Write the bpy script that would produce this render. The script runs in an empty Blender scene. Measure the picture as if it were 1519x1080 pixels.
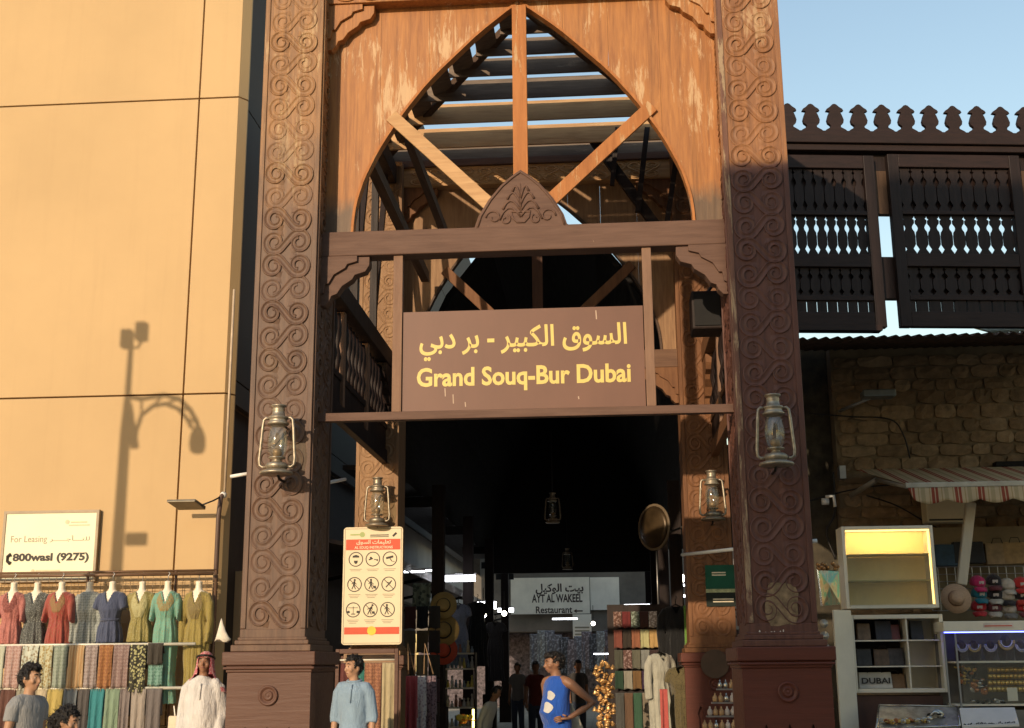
import bpy, bmesh, math, random
from mathutils import Vector, Matrix, noise
from math import sin, cos, pi, radians, sqrt, atan2
random.seed(7)
sc = bpy.context.scene
COL = sc.collection

# ------------------------------------------------------------------ camera
CAM_LOC = Vector((0.8, -12.8, 1.6))
FPX, PITCH, YAW, ROLL = 1850.0, radians(13.6), radians(4.2), radians(-0.5)
PW, PH = 1519.0, 1080.0
cam = bpy.data.objects.new('camera', bpy.data.cameras.new('camera'))
COL.objects.link(cam)
cam.location = CAM_LOC
CR = Matrix.Rotation(YAW, 3, 'Z') @ Matrix.Rotation(pi/2 + PITCH, 3, 'X') @ Matrix.Rotation(ROLL, 3, 'Z')
cam.rotation_euler = CR.to_euler()
cam.data.sensor_width = 36.0
cam.data.lens = 36.0 * FPX / PW
cam.data.clip_end = 3000.0
sc.camera = cam

# ------------------------------------------------------------------ light
SUN_AZ, SUN_EL = radians(22.0), radians(16.0)      # sun low, behind the viewer's left shoulder
world = bpy.data.worlds.new('World'); sc.world = world; world.use_nodes = True
wn = world.node_tree
sky = wn.nodes.new('ShaderNodeTexSky'); sky.sky_type = 'NISHITA'; sky.sun_disc = False
sky.sun_elevation = SUN_EL
sky.sun_rotation = radians(180.0) + SUN_AZ
sky.air_density = 1.75; sky.dust_density = 0.6; sky.ozone_density = 1.8
wn.links.new(sky.outputs[0], wn.nodes['Background'].inputs[0])
wn.nodes['Background'].inputs[1].default_value = 0.15
sun_d = bpy.data.lights.new('sun', 'SUN'); sun_d.energy = 3.05; sun_d.angle = radians(0.5); sun_d.color = (1.0, 0.815, 0.55)
sun = bpy.data.objects.new('sun', sun_d); COL.objects.link(sun)
SUN_DIR = Vector((sin(SUN_AZ)*cos(SUN_EL), cos(SUN_AZ)*cos(SUN_EL), -sin(SUN_EL)))
sun.rotation_euler = SUN_DIR.to_track_quat('-Z', 'Y').to_euler()
sun.location = (-20, -40, 20)
vs = sc.view_settings
vs.view_transform = 'Standard'; vs.look = 'None'; vs.gamma = 1.0; vs.exposure = 0.42; vs.use_curve_mapping = False
vs.use_white_balance = True; vs.white_balance_temperature = 6450.0; vs.white_balance_tint = 15.0

# ------------------------------------------------------------------ helpers
def at(px, py, Y):
    """the point of the photograph's pixel (px, py) that lies at depth Y"""
    d = CR @ Vector((px - PW/2, -(py - PH/2), -FPX))
    return CAM_LOC + d * ((Y - CAM_LOC.y) / d.y)
def ax(px, py, Y): return at(px, py, Y).x
def az(px, py, Y): return at(px, py, Y).z

WL = {}
def tag(o, label=None, cat=None, group=None, kind=None):
    if label: o['label'] = label
    if cat: o['category'] = cat
    if group: o['group'] = group
    if kind: o['kind'] = kind
    return o
def thing(name, label, cat, loc=(0, 0, 0), group=None, rz=0.0):
    o = bpy.data.objects.new(name, None); COL.objects.link(o)
    o.empty_display_size = 0.1
    o.location = loc; o.rotation_euler = (0, 0, rz)
    WL[o.name] = Vector(loc)
    return tag(o, label, cat, group)
def link(me, name, parent=None, loc=(0, 0, 0), rot=(0, 0, 0), scale=(1, 1, 1)):
    o = bpy.data.objects.new(name, me); COL.objects.link(o)
    o.location = loc; o.rotation_euler = rot; o.scale = scale
    if parent is not None:
        o.parent = parent
        WL[o.name] = WL.get(parent.name, Vector((0, 0, 0))) + Vector(loc)
    else:
        WL[o.name] = Vector(loc)
    return o
def children(o): return [c for c in COL.objects if c.parent == o]
def copy_tree(o, loc=None, rz=None, parent=None, label=None, group=None, scale=None):
    c = o.copy(); COL.objects.link(c); c.parent = parent
    if loc is not None: c.location = loc
    if rz is not None: c.rotation_euler = (0, 0, rz)
    if scale is not None: c.scale = scale
    if label: c['label'] = label
    if group: c['group'] = group
    for ch in list(o.children): copy_tree(ch, parent=c)
    return c

class MB:
    def __init__(s): s.v = []; s.f = []
    def add(s, vs, fs):
        b = len(s.v); s.v += [Vector(p) for p in vs]; s.f += [tuple(i + b for i in f) for f in fs]; return s
    def box(s, x0, x1, y0, y1, z0, z1):
        return s.add([(x0,y0,z0),(x1,y0,z0),(x1,y1,z0),(x0,y1,z0),(x0,y0,z1),(x1,y0,z1),(x1,y1,z1),(x0,y1,z1)],
                     [(0,3,2,1),(4,5,6,7),(0,1,5,4),(1,2,6,5),(2,3,7,6),(3,0,4,7)])
    def beam(s, p0, p1, w, h, up=(0, 0, 1)):
        """box from p0 to p1; w across, h along up"""
        p0, p1 = Vector(p0), Vector(p1); d = (p1 - p0).normalized(); u = Vector(up)
        a = d.cross(u).normalized(); u = a.cross(d).normalized()
        q = [p + a*sx*w/2 + u*sz*h/2 for p in (p0, p1) for sx, sz in ((-1,-1),(1,-1),(1,1),(-1,1))]
        return s.add(q, [(3,2,1,0),(4,5,6,7),(0,1,5,4),(1,2,6,5),(2,3,7,6),(3,0,4,7)])
    def prism(s, poly, y0, y1):
        """polygon in (x, z) pushed from y0 to y1"""
        n = len(poly)
        vs_ = [(x, y0, z) for x, z in poly] + [(x, y1, z) for x, z in poly]
        fs = [tuple(range(n)), tuple(range(2*n-1, n-1, -1))] + [(i, i+n, (i+1) % n + n, (i+1) % n) for i in range(n)]
        return s.add(vs_, fs)
    def lathe(s, prof, n=16, c=(0, 0, 0), axis='Z', sx=1, sy=1):
        c = Vector(c); vs_ = []
        for r, z in prof:
            for k in range(n):
                a = 2*pi*k/n; x, y = r*cos(a)*sx, r*sin(a)*sy
                p = (x, y, z) if axis == 'Z' else ((x, -z, y) if axis == 'Y' else (z, x, y))
                vs_.append(c + Vector(p))
        m = len(prof)
        fs = [(i*n+k, i*n+(k+1) % n, (i+1)*n+(k+1) % n, (i+1)*n+k) for i in range(m-1) for k in range(n)]
        fs += [tuple(range(n-1, -1, -1)), tuple(range((m-1)*n, m*n))]
        return s.add(vs_, fs)
    def tube(s, pts, rad, n=8, flat=1.0):
        pts = [Vector(p) for p in pts]; m = len(pts)
        rad = rad if isinstance(rad, (list, tuple)) else [rad]*m
        ref = Vector((0, 0, 1))
        vs_ = []; prev = None
        for i, p in enumerate(pts):
            d = (pts[min(i+1, m-1)] - pts[max(i-1, 0)]).normalized()
            if prev is None:
                a = d.cross(ref)
                if a.length < 0.1: a = d.cross(Vector((0, 1, 0)))
            else:
                a = prev - d*prev.dot(d)
            a.normalize(); b = d.cross(a); prev = a
            r = rad[i]; r2 = (r, r*flat) if not isinstance(r, (tuple, list)) else r
            vs_ += [p + a*cos(2*pi*k/n)*r2[0] + b*sin(2*pi*k/n)*r2[1] for k in range(n)]
        fs = [(i*n+k, i*n+(k+1) % n, (i+1)*n+(k+1) % n, (i+1)*n+k) for i in range(m-1) for k in range(n)]
        fs += [tuple(range(n-1, -1, -1)), tuple(range((m-1)*n, m*n))]
        return s.add(vs_, fs)
    def loft(s, rings, n=20):
        """rings of (center, rx, ry) with horizontal ellipses"""
        vs_ = []
        for c, rx, ry in rings:
            c = Vector(c); vs_ += [c + Vector((rx*cos(2*pi*k/n), ry*sin(2*pi*k/n), 0)) for k in range(n)]
        m = len(rings)
        fs = [(i*n+k, i*n+(k+1) % n, (i+1)*n+(k+1) % n, (i+1)*n+k) for i in range(m-1) for k in range(n)]
        fs += [tuple(range(n-1, -1, -1)), tuple(range((m-1)*n, m*n))]
        return s.add(vs_, fs)
    def ball(s, c, rx, ry=None, rz=None, n=14, m=9, R=None):
        ry = rx if ry is None else ry; rz = rx if rz is None else rz
        c = Vector(c); vs_ = [Vector((0, 0, -rz))]
        for i in range(1, m):
            t = -pi/2 + pi*i/m
            vs_ += [Vector((rx*cos(t)*cos(2*pi*k/n), ry*cos(t)*sin(2*pi*k/n), rz*sin(t))) for k in range(n)]
        vs_.append(Vector((0, 0, rz)))
        if R is not None: vs_ = [R @ v for v in vs_]
        vs_ = [c + v for v in vs_]
        fs = [(0, 1+(k+1) % n, 1+k) for k in range(n)]
        fs += [(1+i*n+k, 1+i*n+(k+1) % n, 1+(i+1)*n+(k+1) % n, 1+(i+1)*n+k) for i in range(m-2) for k in range(n)]
        t = len(vs_)-1; b = 1+(m-2)*n
        fs += [(b+k, b+(k+1) % n, t) for k in range(n)]
        return s.add(vs_, fs)
    def grid(s, fn, nu, nv):
        vs_ = [fn(i/nu, j/nv) for j in range(nv+1) for i in range(nu+1)]
        w = nu+1
        return s.add(vs_, [(j*w+i, j*w+i+1, (j+1)*w+i+1, (j+1)*w+i) for j in range(nv) for i in range(nu)])
    def mesh(s, name, mat, smooth=False, off=None):
        me = bpy.data.meshes.new(name)
        vv = s.v if off is None else [v - off for v in s.v]
        me.from_pydata([tuple(v) for v in vv], [], s.f)
        bm = bmesh.new(); bm.from_mesh(me); bmesh.ops.recalc_face_normals(bm, faces=bm.faces); bm.to_mesh(me); bm.free()
        if mat is not None: me.materials.append(mat)
        if smooth: me.polygons.foreach_set('use_smooth', [True]*len(me.polygons))
        me.update()
        return me
    def build(s, name, mat, parent=None, smooth=False, bevel=0, local=False, solid=0):
        """world coordinates in, unless local: then coordinates of the parent"""
        off = None
        if parent is not None and not local: off = WL[parent.name]
        elif parent is None: off = None
        me = s.mesh(name, mat, smooth, off)
        if smooth == 'auto':
            pass
        o = link(me, name, parent)
        if solid:
            md = o.modifiers.new('thick', 'SOLIDIFY'); md.thickness = solid; md.offset = 0
        if bevel:
            md = o.modifiers.new('edge', 'BEVEL'); md.width = bevel; md.segments = 2; md.limit_method = 'ANGLE'; md.angle_limit = radians(40)
        return o

# ------------------------------------------------------------------ materials
MATS = {}
def nodes_of(m):
    m.use_nodes = True
    nt = m.node_tree; return nt, nt.nodes, nt.links, nt.nodes['Principled BSDF']
def coords(nt, scale=(1, 1, 1), world_space=False):
    if world_space:
        g = nt.nodes.new('ShaderNodeNewGeometry'); src = g.outputs['Position']
    else:
        g = nt.nodes.new('ShaderNodeTexCoord'); src = g.outputs['Object']
    mp = nt.nodes.new('ShaderNodeMapping'); mp.inputs['Scale'].default_value = scale
    nt.links.new(src, mp.inputs['Vector']); return mp.outputs[0]
def tex_noise(nt, vec, scale, detail=4, rough=0.6, dist=0.0):
    n = nt.nodes.new('ShaderNodeTexNoise'); n.inputs['Scale'].default_value = scale
    n.inputs['Detail'].default_value = detail; n.inputs['Roughness'].default_value = rough; n.inputs['Distortion'].default_value = dist
    nt.links.new(vec, n.inputs['Vector']); return n.outputs['Fac']
def ramp(nt, fac, stops):
    r = nt.nodes.new('ShaderNodeValToRGB'); e = r.color_ramp.elements
    while len(e) > len(stops): e.remove(e[-1])
    while len(e) < len(stops): e.new(0.5)
    for el, (p, c) in zip(e, stops):
        el.position = p; el.color = (*c, 1) if len(c) == 3 else c
    nt.links.new(fac, r.inputs[0]); return r.outputs[0]
def mix(nt, fac, a, b, typ='MIX'):
    m = nt.nodes.new('ShaderNodeMix'); m.data_type = 'RGBA'; m.blend_type = typ
    for sock, val in ((m.inputs[0], fac), (m.inputs[6], a), (m.inputs[7], b)):
        if hasattr(val, 'is_linked'): nt.links.new(val, sock)
        elif isinstance(val, (int, float)): sock.default_value = val
        else: sock.default_value = (*val, 1)
    return m.outputs[2]
def mathn(nt, op, a, b=None, clamp=False):
    m = nt.nodes.new('ShaderNodeMath'); m.operation = op; m.use_clamp = clamp
    for i, val in enumerate((a, b)):
        if val is None: continue
        if hasattr(val, 'is_linked'): nt.links.new(val, m.inputs[i])
        else: m.inputs[i].default_value = val
    return m.outputs[0]
def bump(nt, b, height, strength=0.3, dist=0.02):
    n = nt.nodes.new('ShaderNodeBump'); n.inputs['Strength'].default_value = strength; n.inputs['Distance'].default_value = dist
    nt.links.new(height, n.inputs['Height']); nt.links.new(n.outputs[0], b.inputs['Normal'])

def plain(name, col, rough=0.6, metal=0.0, var=0.18, scale=6.0, stretch=(1, 1, 1), bmp=0.0, spec=0.4, grime=0.0):
    if name in MATS: return MATS[name]
    m = bpy.data.materials.new(name); nt, N, L, b = nodes_of(m)
    v = coords(nt, stretch)
    f = tex_noise(nt, v, scale, 5, 0.6)
    lo = tuple(c*(1-var) for c in col); hi = tuple(min(1, c*(1+var)) for c in col)
    c = ramp(nt, f, [(0.3, lo), (0.7, hi)])
    if grime:
        g = tex_noise(nt, coords(nt, (1, 1, 0.4)), scale*0.35, 6, 0.7)
        c = mix(nt, ramp(nt, g, [(0.45, (0, 0, 0)), (0.75, (grime,)*3)]), c, tuple(x*0.35 for x in col))
    L.new(c, b.inputs['Base Color'])
    b.inputs['Roughness'].default_value = rough; b.inputs['Metallic'].default_value = metal
    b.inputs['Specular IOR Level'].default_value = spec
    if bmp: bump(nt, b, tex_noise(nt, v, scale*6, 4, 0.7), bmp, 0.01)
    MATS[name] = m; return m

def wood(name, base, dark, peel=None, peel_amt=0.0, rough=0.6, axis='Z', chips=None, spec=0.3):
    """painted or bare timber: grain along axis, optional peeling to a paler wood, optional pale chips"""
    if name in MATS: return MATS[name]
    m = bpy.data.materials.new(name); nt, N, L, b = nodes_of(m)
    st = {'Z': (9, 9, 0.8), 'X': (0.8, 9, 9), 'Y': (9, 0.8, 9)}[axis]
    v = coords(nt, st, True)
    gr = tex_noise(nt, v, 2.2, 8, 0.65, 0.4)
    c = ramp(nt, gr, [(0.28, dark), (0.62, base)])
    big = tex_noise(nt, coords(nt, (1, 1, 1), True), 0.9, 4, 0.6)
    c = mix(nt, ramp(nt, big, [(0.35, (0, 0, 0)), (0.75, (0.45,)*3)]), c, tuple(x*1.25 for x in base))
    hgt = gr
    if peel:
        st2 = {'Z': (5, 5, 0.9), 'X': (0.9, 5, 5), 'Y': (5, 0.9, 5)}[axis]
        p = tex_noise(nt, coords(nt, st2, True), 1.5, 9, 0.72, 0.3)
        pm = ramp(nt, p, [(0.60-peel_amt, (0, 0, 0)), (0.66-peel_amt, (0.9,)*3)])
        c = mix(nt, pm, c, peel)
        hgt = mathn(nt, 'SUBTRACT', gr, pm)
    if chips:
        p2 = tex_noise(nt, coords(nt, (7, 7, 2.2), True), 3.0, 6, 0.7)
        cm = ramp(nt, p2, [(0.71, (0, 0, 0)), (0.73, (0.8,)*3)])
        c = mix(nt, cm, c, chips)
    L.new(c, b.inputs['Base Color'])
    rr = ramp(nt, gr, [(0.2, (min(1, rough+0.15),)*3), (0.8, (rough,)*3)])
    L.new(rr, b.inputs['Roughness']); b.inputs['Specular IOR Level'].default_value = spec
    bump(nt, b, hgt, 0.35, 0.012)
    MATS[name] = m; return m

def two_tone(name, top, tdark, tpeel, low, ldark, zb, peel_amt=0.03, edge=0.25, wear=None):
    """timber whose lower length has been repainted: old faded finish above zb, new paint below"""
    if name in MATS: return MATS[name]
    m = bpy.data.materials.new(name); nt, N, L, b = nodes_of(m)
    v = coords(nt, (9, 9, 0.8), True)
    gr = tex_noise(nt, v, 2.2, 8, 0.65, 0.4)
    up = ramp(nt, gr, [(0.28, tdark), (0.62, top)])
    p = tex_noise(nt, coords(nt, (10, 10, 1.5), True), 1.3, 10, 0.78, 0.5)
    p0 = tex_noise(nt, coords(nt, (1, 1, 0.6), True), 1.4, 4, 0.6)
    pp = mathn(nt, 'ADD', mathn(nt, 'MULTIPLY', p, 0.58), mathn(nt, 'MULTIPLY', p0, 0.45))
    up = mix(nt, ramp(nt, tex_noise(nt, coords(nt, (14, 14, 0.5), True), 1.2, 6, 0.7), [(0.5, (0, 0, 0)), (0.75, (0.75,)*3)]), up, tuple(x*0.45 for x in tdark))
    up = mix(nt, ramp(nt, pp, [(0.585-peel_amt, (0, 0, 0)), (0.64-peel_amt, (0.85,)*3)]), up, tpeel)
    lo = ramp(nt, gr, [(0.28, ldark), (0.65, low)])
    if wear:
        p3 = tex_noise(nt, coords(nt, (3, 3, 1.2), True), 1.3, 6, 0.7)
        lo = mix(nt, ramp(nt, p3, [(0.5, (0, 0, 0)), (0.8, (0.5,)*3)]), lo, wear)
    g = nt.nodes.new('ShaderNodeNewGeometry'); sp = nt.nodes.new('ShaderNodeSeparateXYZ'); L.new(g.outputs['Position'], sp.inputs[0])
    n2 = tex_noise(nt, coords(nt, (2.5, 2.5, 1.0), True), 2.0, 5, 0.6)
    z = mathn(nt, 'ADD', sp.outputs['Z'], mathn(nt, 'MULTIPLY', mathn(nt, 'SUBTRACT', n2, 0.5), edge*2))
    k = mathn(nt, 'MULTIPLY_ADD', z, 1.0/max(edge, 0.02)); k.node.inputs[2].default_value = -zb/max(edge, 0.02); k.node.use_clamp = True
    c = mix(nt, k, lo, up)
    L.new(c, b.inputs['Base Color']); b.inputs['Roughness'].default_value = 0.55; b.inputs['Specular IOR Level'].default_value = 0.35
    bump(nt, b, gr, 0.3, 0.01)
    MATS[name] = m; return m

def fabric(name, col, col2=None, pat='plain', rough=0.85, sheen=0.2, scale=30.0):
    if name in MATS: return MATS[name]
    m = bpy.data.materials.new(name); nt, N, L, b = nodes_of(m)
    v = coords(nt, (1, 1, 1))
    f = tex_noise(nt, v, 9, 4, 0.6)
    c = ramp(nt, f, [(0.3, tuple(x*0.92 for x in col)), (0.7, tuple(min(1, x*1.05) for x in col))])
    if col2 is not None:
        if pat == 'print':
            w = nt.nodes.new('ShaderNodeTexVoronoi'); w.inputs['Scale'].default_value = scale; L.new(v, w.inputs['Vector'])
            k = ramp(nt, w.outputs['Distance'], [(0.38, (1, 1, 1)), (0.46, (0, 0, 0))])
        elif pat == 'damask':
            w = nt.nodes.new('ShaderNodeTexMagic'); w.turbulence_depth = 3; w.inputs['Scale'].default_value = scale*0.5; w.inputs['Distortion'].default_value = 1.5
            L.new(v, w.inputs['Vector']); k = ramp(nt, w.outputs['Fac'], [(0.45, (0, 0, 0)), (0.55, (0.8,)*3)])
        elif pat == 'stripe':
            w = nt.nodes.new('ShaderNodeTexWave'); w.inputs['Scale'].default_value = scale*0.3; w.inputs['Distortion'].default_value = 0.4
            L.new(v, w.inputs['Vector']); k = ramp(nt, w.outputs['Fac'], [(0.55, (0, 0, 0)), (0.65, (0.8,)*3)])
        else:   # speckle embroidery
            k = ramp(nt, tex_noise(nt, v, scale*2, 3, 0.7), [(0.56, (0, 0, 0)), (0.60, (0.9,)*3)])
        c = mix(nt, k, c, col2)
    L.new(c, b.inputs['Base Color']); b.inputs['Roughness'].default_value = rough
    b.inputs['Sheen Weight'].default_value = sheen; b.inputs['Specular IOR Level'].default_value = 0.2
    wr = tex_noise(nt, coords(nt, (11, 11, 3.2)), 1.6, 5, 0.62, 1.2)
    hh = mathn(nt, 'ADD', wr, mathn(nt, 'MULTIPLY', tex_noise(nt, v, 120, 2, 0.5), 0.06))
    bump(nt, b, hh, 0.55, 0.05)
    MATS[name] = m; return m

def emis(name, col, strength):
    if name in MATS: return MATS[name]
    m = bpy.data.materials.new(name); nt, N, L, b = nodes_of(m)
    b.inputs['Base Color'].default_value = (*col, 1); b.inputs['Emission Color'].default_value = (*col, 1)
    b.inputs['Emission Strength'].default_value = strength
    MATS[name] = m; return m
def glass(name, tint=(0.9, 0.95, 0.92), mixf=0.86, rough=0.08):
    if name in MATS: return MATS[name]
    m = bpy.data.materials.new(name); m.use_nodes = True; nt = m.node_tree; nt.nodes.clear()
    o = nt.nodes.new('ShaderNodeOutputMaterial'); t = nt.nodes.new('ShaderNodeBsdfTransparent'); g = nt.nodes.new('ShaderNodeBsdfGlossy')
    d = nt.nodes.new('ShaderNodeBsdfDiffuse'); d.inputs[0].default_value = (0.7, 0.66, 0.55, 1)
    t.inputs[0].default_value = (*tint, 1); g.inputs['Roughness'].default_value = rough
    n = tex_noise(nt, coords(nt, (1, 1, 0.5)), 8, 4, 0.6)
    mx = nt.nodes.new('ShaderNodeMixShader'); mx.inputs[0].default_value = 0.35
    nt.links.new(g.outputs[0], mx.inputs[1]); nt.links.new(d.outputs[0], mx.inputs[2])
    m2 = nt.nodes.new('ShaderNodeMixShader'); k = mathn(nt, 'MULTIPLY', n, 2*(1-mixf), True)
    nt.links.new(k, m2.inputs[0]); nt.links.new(t.outputs[0], m2.inputs[1]); nt.links.new(mx.outputs[0], m2.inputs[2])
    nt.links.new(m2.outputs[0], o.inputs[0]); MATS[name] = m; return m

M_FADED = two_tone('faded timber boards', (0.42,0.172,0.046), (0.27,0.100,0.030), (0.56,0.365,0.195), (0.17,0.105,0.062), (0.10,0.06,0.036), 6.58, 0.046, 0.22)
M_PILL_L = two_tone('carved timber tan', (0.33,0.165,0.065), (0.18,0.085,0.035), (0.46,0.30,0.15), (0.140,0.074,0.045), (0.075,0.040,0.026), 6.2, 0.03, 1.3, (0.20,0.122,0.068))
M_PILL_R = two_tone('carved timber red brown', (0.31,0.135,0.052), (0.17,0.07,0.03), (0.44,0.27,0.14), (0.13,0.052,0.036), (0.07,0.028,0.02), 6.84, 0.03, 0.06, (0.17,0.085,0.06))
M_BROWN = wood('brown painted timber', (0.135,0.072,0.048), (0.088,0.046,0.032), axis='X', chips=(0.5,0.34,0.22))
M_BROWNZ = wood('brown painted timber upright', (0.23,0.13,0.08), (0.15,0.08,0.05), axis='Z', chips=(0.5,0.34,0.22))
M_BARE = wood('bare tan timber', (0.52,0.31,0.145), (0.33,0.17,0.075), (0.60,0.42,0.24), 0.0, axis='X')
M_ORANGE = wood('orange stained timber', (0.42,0.16,0.045), (0.27,0.095,0.028), (0.52,0.32,0.16), 0.02, axis='Z')
M_GREYWOOD = wood('grey weathered timber', (0.19,0.135,0.095), (0.085,0.06,0.045), (0.30,0.22,0.15), 0.0, axis='X')
M_PED_L = wood('brown pedestal paint', (0.105,0.048,0.031), (0.088,0.039,0.025), axis='X', chips=(0.42,0.28,0.18), rough=0.45)
M_PED_R = wood('oxblood pedestal paint', (0.115,0.032,0.020), (0.09,0.026,0.016), axis='X', chips=(0.3,0.16,0.11), rough=0.4)
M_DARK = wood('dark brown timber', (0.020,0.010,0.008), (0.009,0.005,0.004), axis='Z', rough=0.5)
M_DARKX = wood('dark brown timber rail', (0.026,0.012,0.009), (0.011,0.006,0.005), axis='X', rough=0.5)
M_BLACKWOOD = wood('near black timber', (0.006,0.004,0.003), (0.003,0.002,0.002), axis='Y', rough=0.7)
M_SIDEBRD = wood('side timber', (0.10,0.06,0.04), (0.05,0.03,0.02), axis='Y')  # one even brown for side and roof timbers
M_BRASS = plain('aged brass', (0.37,0.31,0.23), 0.45, 0.7, 0.35, 14, grime=0.6)
M_IRON = plain('dark iron', (0.03,0.027,0.025), 0.5, 0.6, 0.2)
M_STEEL = plain('grey steel', (0.35,0.34,0.33), 0.4, 0.7, 0.15)
M_WHITE = plain('white laminate', (0.74,0.66,0.52), 0.45, 0, 0.06, 3, grime=0.15)
M_CREAM = plain('cream laminate', (0.62,0.52,0.34), 0.45, 0, 0.07, 3)
M_WHITEPAINT = plain('white paint', (0.75,0.73,0.68), 0.5, 0, 0.06, 4)
M_GLASS = glass('lamp glass')
M_CASEGLASS = glass('case glass', (0.96,0.97,0.96), 0.93, 0.03)
M_YEL = plain('yellow sign paint', (0.66,0.49,0.13), 0.45, 0, 0.06, 8)
M_BLACKINK = plain('black ink', (0.035,0.03,0.025), 0.6, 0, 0.1)
M_GREYINK = plain('grey ink', (0.26,0.23,0.16), 0.6, 0, 0.1)
M_REDINK = plain('red ink', (0.62,0.085,0.035), 0.6, 0, 0.05)
M_CREAMINK = plain('cream ink', (0.75,0.64,0.45), 0.6, 0, 0.05)
M_PLASTER = plain('pale plaster', (0.42,0.38,0.33), 0.85, 0, 0.12, 1.2, grime=0.3)

# ------------------------------------------------------------------ lettering
AR = {'ا':(0xFE8D,0xFE8E,0,0),'أ':(0xFE83,0xFE84,0,0),'ل':(0xFEDD,0xFEDE,0xFEDF,0xFEE0),'س':(0xFEB1,0xFEB2,0xFEB3,0xFEB4),'و':(0xFEED,0xFEEE,0,0),
 'ق':(0xFED5,0xFED6,0xFED7,0xFED8),'ك':(0xFED9,0xFEDA,0xFEDB,0xFEDC),'ب':(0xFE8F,0xFE90,0xFE91,0xFE92),'ي':(0xFEF1,0xFEF2,0xFEF3,0xFEF4),
 'ر':(0xFEAD,0xFEAE,0,0),'د':(0xFEA9,0xFEAA,0,0),'ت':(0xFE95,0xFE96,0xFE97,0xFE98),'ج':(0xFE9D,0xFE9E,0xFE9F,0xFEA0),'ع':(0xFEC9,0xFECA,0xFECB,0xFECC),
 'م':(0xFEE1,0xFEE2,0xFEE3,0xFEE4),'ـ':(0x640,0x640,0x640,0x640)}
def arabic(s):
    out = []
    for i, ch in enumerate(s):
        if ch not in AR: out.append(ch); continue
        f = AR[ch]
        prev = i > 0 and s[i-1] in AR and AR[s[i-1]][2]
        nxt = i+1 < len(s) and s[i+1] in AR and f[2]
        out.append(chr(f[(3 if nxt else 1) if prev else (2 if nxt else 0)]))
    return ''.join(reversed(out))
TMP = bpy.data.scenes.new('workbench')
def evaluated(o):
    TMP.collection.objects.link(o)
    vl = TMP.view_layers[0]; vl.update(); dg = vl.depsgraph
    return bpy.data.meshes.new_from_object(o.evaluated_get(dg), depsgraph=dg)
def spread(me):
    """overlapping letters of one line each get a hair's depth of their own"""
    bm = bmesh.new(); bm.from_mesh(me); seen = set(); k = 0
    for v in bm.verts:
        if v in seen: continue
        st = [v]; seen.add(v); isl = []
        while st:
            w = st.pop(); isl.append(w)
            for e in w.link_edges:
                o = e.other_vert(w)
                if o not in seen: seen.add(o); st.append(o)
        for w in isl: w.co.y -= 0.0006*(k % 4)
        k += 1
    bm.to_mesh(me); bm.free()
def lettering(name, body, mat, parent, p, width=None, height=None, bold=0.0, depth=0.004, shear=0, space=1.0):
    """flat letters facing -Y; p = left-bottom corner of the text box in the world"""
    cu = bpy.data.curves.new(name, 'FONT'); cu.body = body; cu.offset = bold; cu.extrude = 0.0; cu.shear = shear; cu.resolution_u = 3; cu.space_character = space
    tmp = bpy.data.objects.new(name, cu)
    me = evaluated(tmp)
    bpy.data.objects.remove(tmp); bpy.data.curves.remove(cu)
    xs = [v.co.x for v in me.vertices]; ys = [v.co.y for v in me.vertices]
    w, h = max(xs)-min(xs), max(ys)-min(ys)
    kx = width/w if width else height/h; ky = height/h if height else kx
    x0, y0 = min(xs), min(ys); off = Vector(p) - WL[parent.name]
    for v in me.vertices:
        v.co = Vector(((v.co.x-x0)*kx, 0, (v.co.y-y0)*ky)) + off
    for v in me.vertices: v.co.y -= depth*0.4
    bm = bmesh.new(); bm.from_mesh(me); bmesh.ops.recalc_face_normals(bm, faces=bm.faces)
    for f in bm.faces:
        if f.normal.y > 0: f.normal_flip()
    bm.to_mesh(me); bm.free()
    me.materials.clear(); me.materials.append(mat); spread(me)
    return link(me, name, parent)
# ================================================================== the setting
def paving():
    m = bpy.data.materials.new('street paving'); nt, N, L, b = nodes_of(m)
    br = N.new('ShaderNodeTexBrick'); br.inputs['Scale'].default_value = 1.0; br.inputs['Brick Width'].default_value = 0.6; br.inputs['Row Height'].default_value = 0.3
    br.inputs['Mortar Size'].default_value = 0.01
    br.inputs['Color1'].default_value = (0.44,0.37,0.28,1); br.inputs['Color2'].default_value = (0.38,0.32,0.245,1); br.inputs['Mortar'].default_value = (0.10,0.085,0.07,1)
    L.new(coords(nt, (1, 1, 1), True), br.inputs['Vector'])
    n = tex_noise(nt, coords(nt, (1, 1, 1), True), 0.7, 6, 0.65)
    L.new(mix(nt, ramp(nt, n, [(0.35, (0, 0, 0)), (0.8, (0.6,)*3)]), br.outputs['Color'], (0.25,0.21,0.16)), b.inputs['Base Color'])
    b.inputs['Roughness'].default_value = 0.8; return m
g = MB().box(-400, 400, -400, 400, -0.3, 0.0).build('ground', paving()); tag(g, kind='structure')

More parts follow.
